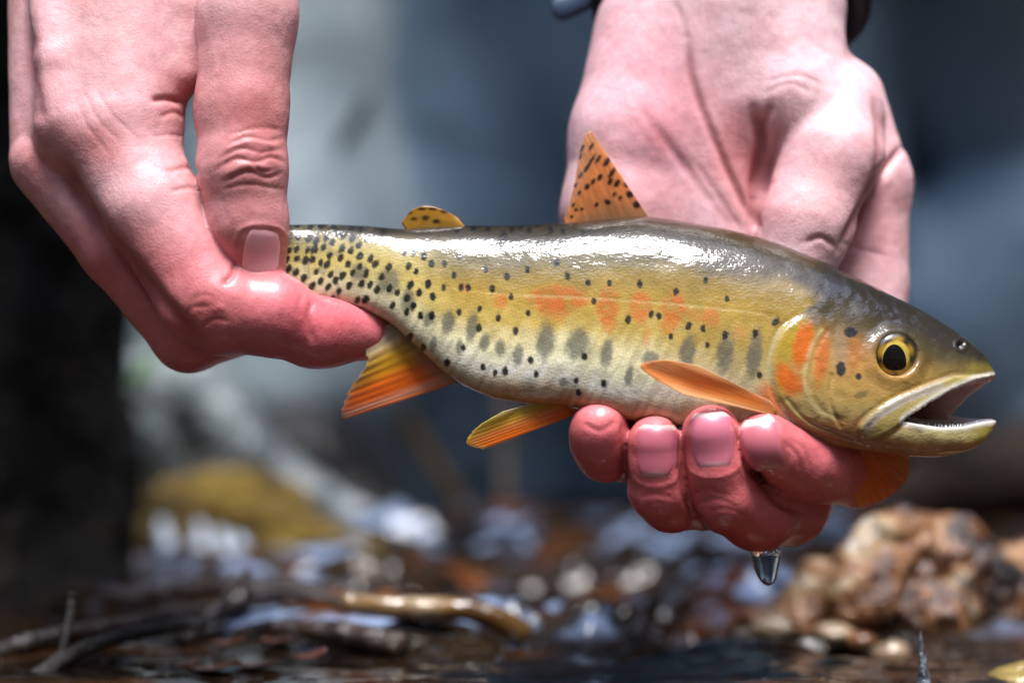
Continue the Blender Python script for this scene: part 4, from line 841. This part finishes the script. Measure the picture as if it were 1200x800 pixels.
stick('twig', [(70, 778, 178), (76, 752, 190), (82, 725, 200), (85, 695, 200)], 6, 4, M_LICH, 'short upright lichened twig rising from the forked stick', seed=4, category='twig')
stick('stick', [(215, 752, 420), (250, 715, 470), (292, 668, 540)], 8, 5, M_STICK, 'thin brown stick slanting up across the stick pile', seed=5)
stick('stick', [(120, 700, 800), (230, 688, 780), (330, 684, 760), (420, 694, 740)], 9, 7, M_STICK, 'half sunken dark stick behind the stick pile', seed=6)
stick('stick', [(285, 692, 560), (350, 694, 560), (410, 706, 540)], 8, 6, M_STICK, 'brown stick touching the end of the peeled branch', seed=7)
stick('branch', [(402, 706, 420), (460, 712, 410), (530, 712, 400), (575, 722, 400), (615, 744, 410)], 13, 15, M_PEEL, 'peeled pale wet branch lying in the riffle below the fish', seed=8, category='branch', knots=0.12)
stick('branch', [(470, 760, 300), (420, 745, 330), (340, 738, 380), (280, 745, 420)], 16, 12, M_STICK, 'thick dark brown branch half under water below the peeled branch', seed=9, category='branch')
stick('twig', [(462, 470, 2550), (486, 506, 2560), (512, 548, 2570), (545, 596, 2580), (552, 620, 2580)], 7, 7, M_TWIG, 'slanting yellow and black twig in front of the waders', seed=10, category='twig')
stick('twig', [(590, 460, 2500), (593, 520, 2500), (592, 590, 2500), (592, 622, 2500)], 7, 8, M_PALE, 'upright pale twig in front of the waders', seed=11, category='twig')
M_LEAF = noise_mat('rust_leaf', [(0.35, (58, 26, 12)), (0.6, (120, 58, 20)), (0.8, (160, 96, 40))], 60, 0.35, ((220, 4, 0.5, 0.002),), coat=0.6)
LEAF = [(266, 756, 300, 24, 10), (326, 754, 320, 24, -20), (250, 792, 190, 34, 15), (300, 786, 210, 30, -10), (360, 772, 250, 26, 30), (215, 784, 200, 22, 50)]
LL = ['orange dead leaf by the end of the dark branch', 'rust dead leaf caught under the thick dark branch', 'broad rust leaf floating among the sticks', 'curled orange brown leaf floating below the thick branch', 'small rust leaf floating beside the thick branch', 'narrow dead leaf touching the lichened stick']
for i, (px, py, y, r_, rot) in enumerate(LEAF):
    nu, nv = 13, 9; A, B = np.meshgrid(np.linspace(-1, 1, nu), np.linspace(-1, 1, nv), indexing='ij')
    wdt = (1 - A ** 2) ** 0.8 * (0.45 + 0.06 * np.cos(9 * A)); lx = A * r_; ly = B * wdt * r_ * 1.3; lz = 4 * B ** 2 + 5 * A ** 2 - 2 * np.abs(B) + 3
    cr_, sr_ = math.cos(math.radians(rot)), math.sin(math.radians(rot)); cpt = P(px, py, y); 
    v = np.stack([cpt[0] + lx * cr_ - ly * sr_, y + lx * sr_ + ly * cr_, max(cpt[2], WL + 3) + lz + 0.1 * lx], -1).reshape(-1, 3)
    o = obj('leaf', mesh_np('leaf', v, grid_quads(nu, nv)), M_LEAF, label=LL[i], category='leaf', group='dead leaves among the sticks'); s_ = o.modifiers.new('thickness', 'SOLIDIFY'); s_.thickness = 1.2 * S

nu, nv = 9, 7; A, B = np.meshgrid(np.linspace(-1, 1, nu), np.linspace(-1, 1, nv), indexing='ij')
v = np.stack([P(166, 434, 1600)[0] + 22 * A + 6 * B, 1600 + 14 * B + 8 * A ** 2, P(166, 434, 1600)[2] + 26 * B * np.sqrt(1 - 0.9 * A ** 2) + 10 * A], -1).reshape(-1, 3)
o = obj('leaf', mesh_np('leaf', v, grid_quads(nu, nv)), noise_mat('green_leaf', [(0.3, (40, 92, 24)), (0.7, (84, 140, 40))], 60, 0.4), label='small green leaf growing from the side of the dark stump', category='leaf'); s_ = o.modifiers.new('thickness', 'SOLIDIFY'); s_.thickness = 1.5 * S

# white water slipping off the mossy rock
M_FOAM = noise_mat('white_water', [(0.3, (150, 172, 200)), (0.7, (226, 234, 244))], 60, 0.15, ((120, 4, 0.8, 0.006),), coat=1)
M_SPRAY = noise_mat('spray', [(0.35, (60, 66, 76)), (0.7, (150, 160, 172))], 300, 0.08, ((500, 4, 0.6, 0.003),), coat=1)
casc = empty('cascade', to_world(P(235, 655, 1560)[None])[0].tolist(), label='thin strands of white water falling from the mossy rock', category='cascade')
for i, pp in enumerate(([(190, 612, 1640), (194, 632, 1590), (206, 662, 1540)], [(234, 616, 1620), (236, 640, 1570), (240, 664, 1530)], [(258, 624, 1610), (262, 642, 1560), (272, 664, 1530)], [(280, 632, 1600), (286, 648, 1560), (300, 664, 1530)])):
    v, q = tube(smooth_curve([P(*x) for x in pp], 14), np.linspace(9, 13, 14) * 1.4, 12); n_ = normals(v, q); v = v + n_ * (6 * fbm(v, 30, 3, i))[:, None]
    adopt(casc, obj('strand', mesh_np('strand', v, q), M_FOAM))

# ------------------------------------------------------------------ falling water
def lathe(cx, profl, y, name, m, wob=0.0, n=28, **kw):
    a = np.linspace(0, 2 * math.pi, n, endpoint=False); rows = []
    for py, r_, dx in profl:
        c0 = P(cx + dx, py, y); rows.append(c0 + r_ * np.stack([np.cos(a), np.sin(a), 0 * a], 1))
    v = np.stack(rows, 1).reshape(-1, 3)
    if wob: v = v + wob * np.stack([noise(v, 6, 3), noise(v, 6, 4), 0 * v[:, 0]], 1)
    return obj(name, mesh_np(name, v, grid_quads(n, len(rows), True)[:, ::-1]), m, **kw)
lathe(897, [(632, 0.05, 0), (638, 14, 0), (645, 19, 0), (652, 18, 0), (660, 16, 0.5), (668, 13.5, 1), (675, 11.5, 2), (680, 9, 2.5), (684, 5, 3), (686, 0.05, 3)], 0, 'water_drop', M_DROP, label='clear water drop hanging from the lowest bent finger', category='water drop')
lathe(1081, [(738, 0.05, -2), (742, 1.5, -2), (752, 2.5, -1), (762, 3.2, -1), (772, 4.4, 0), (780, 5.2, 1), (788, 6.5, 2), (796, 8, 2), (806, 9, 2), (822, 14, 2), (830, 20, 2)], 30, 'splash', M_SPRAY, wob=2.0, label='thin upright splash of water at the pool surface below the mouth', category='splash')
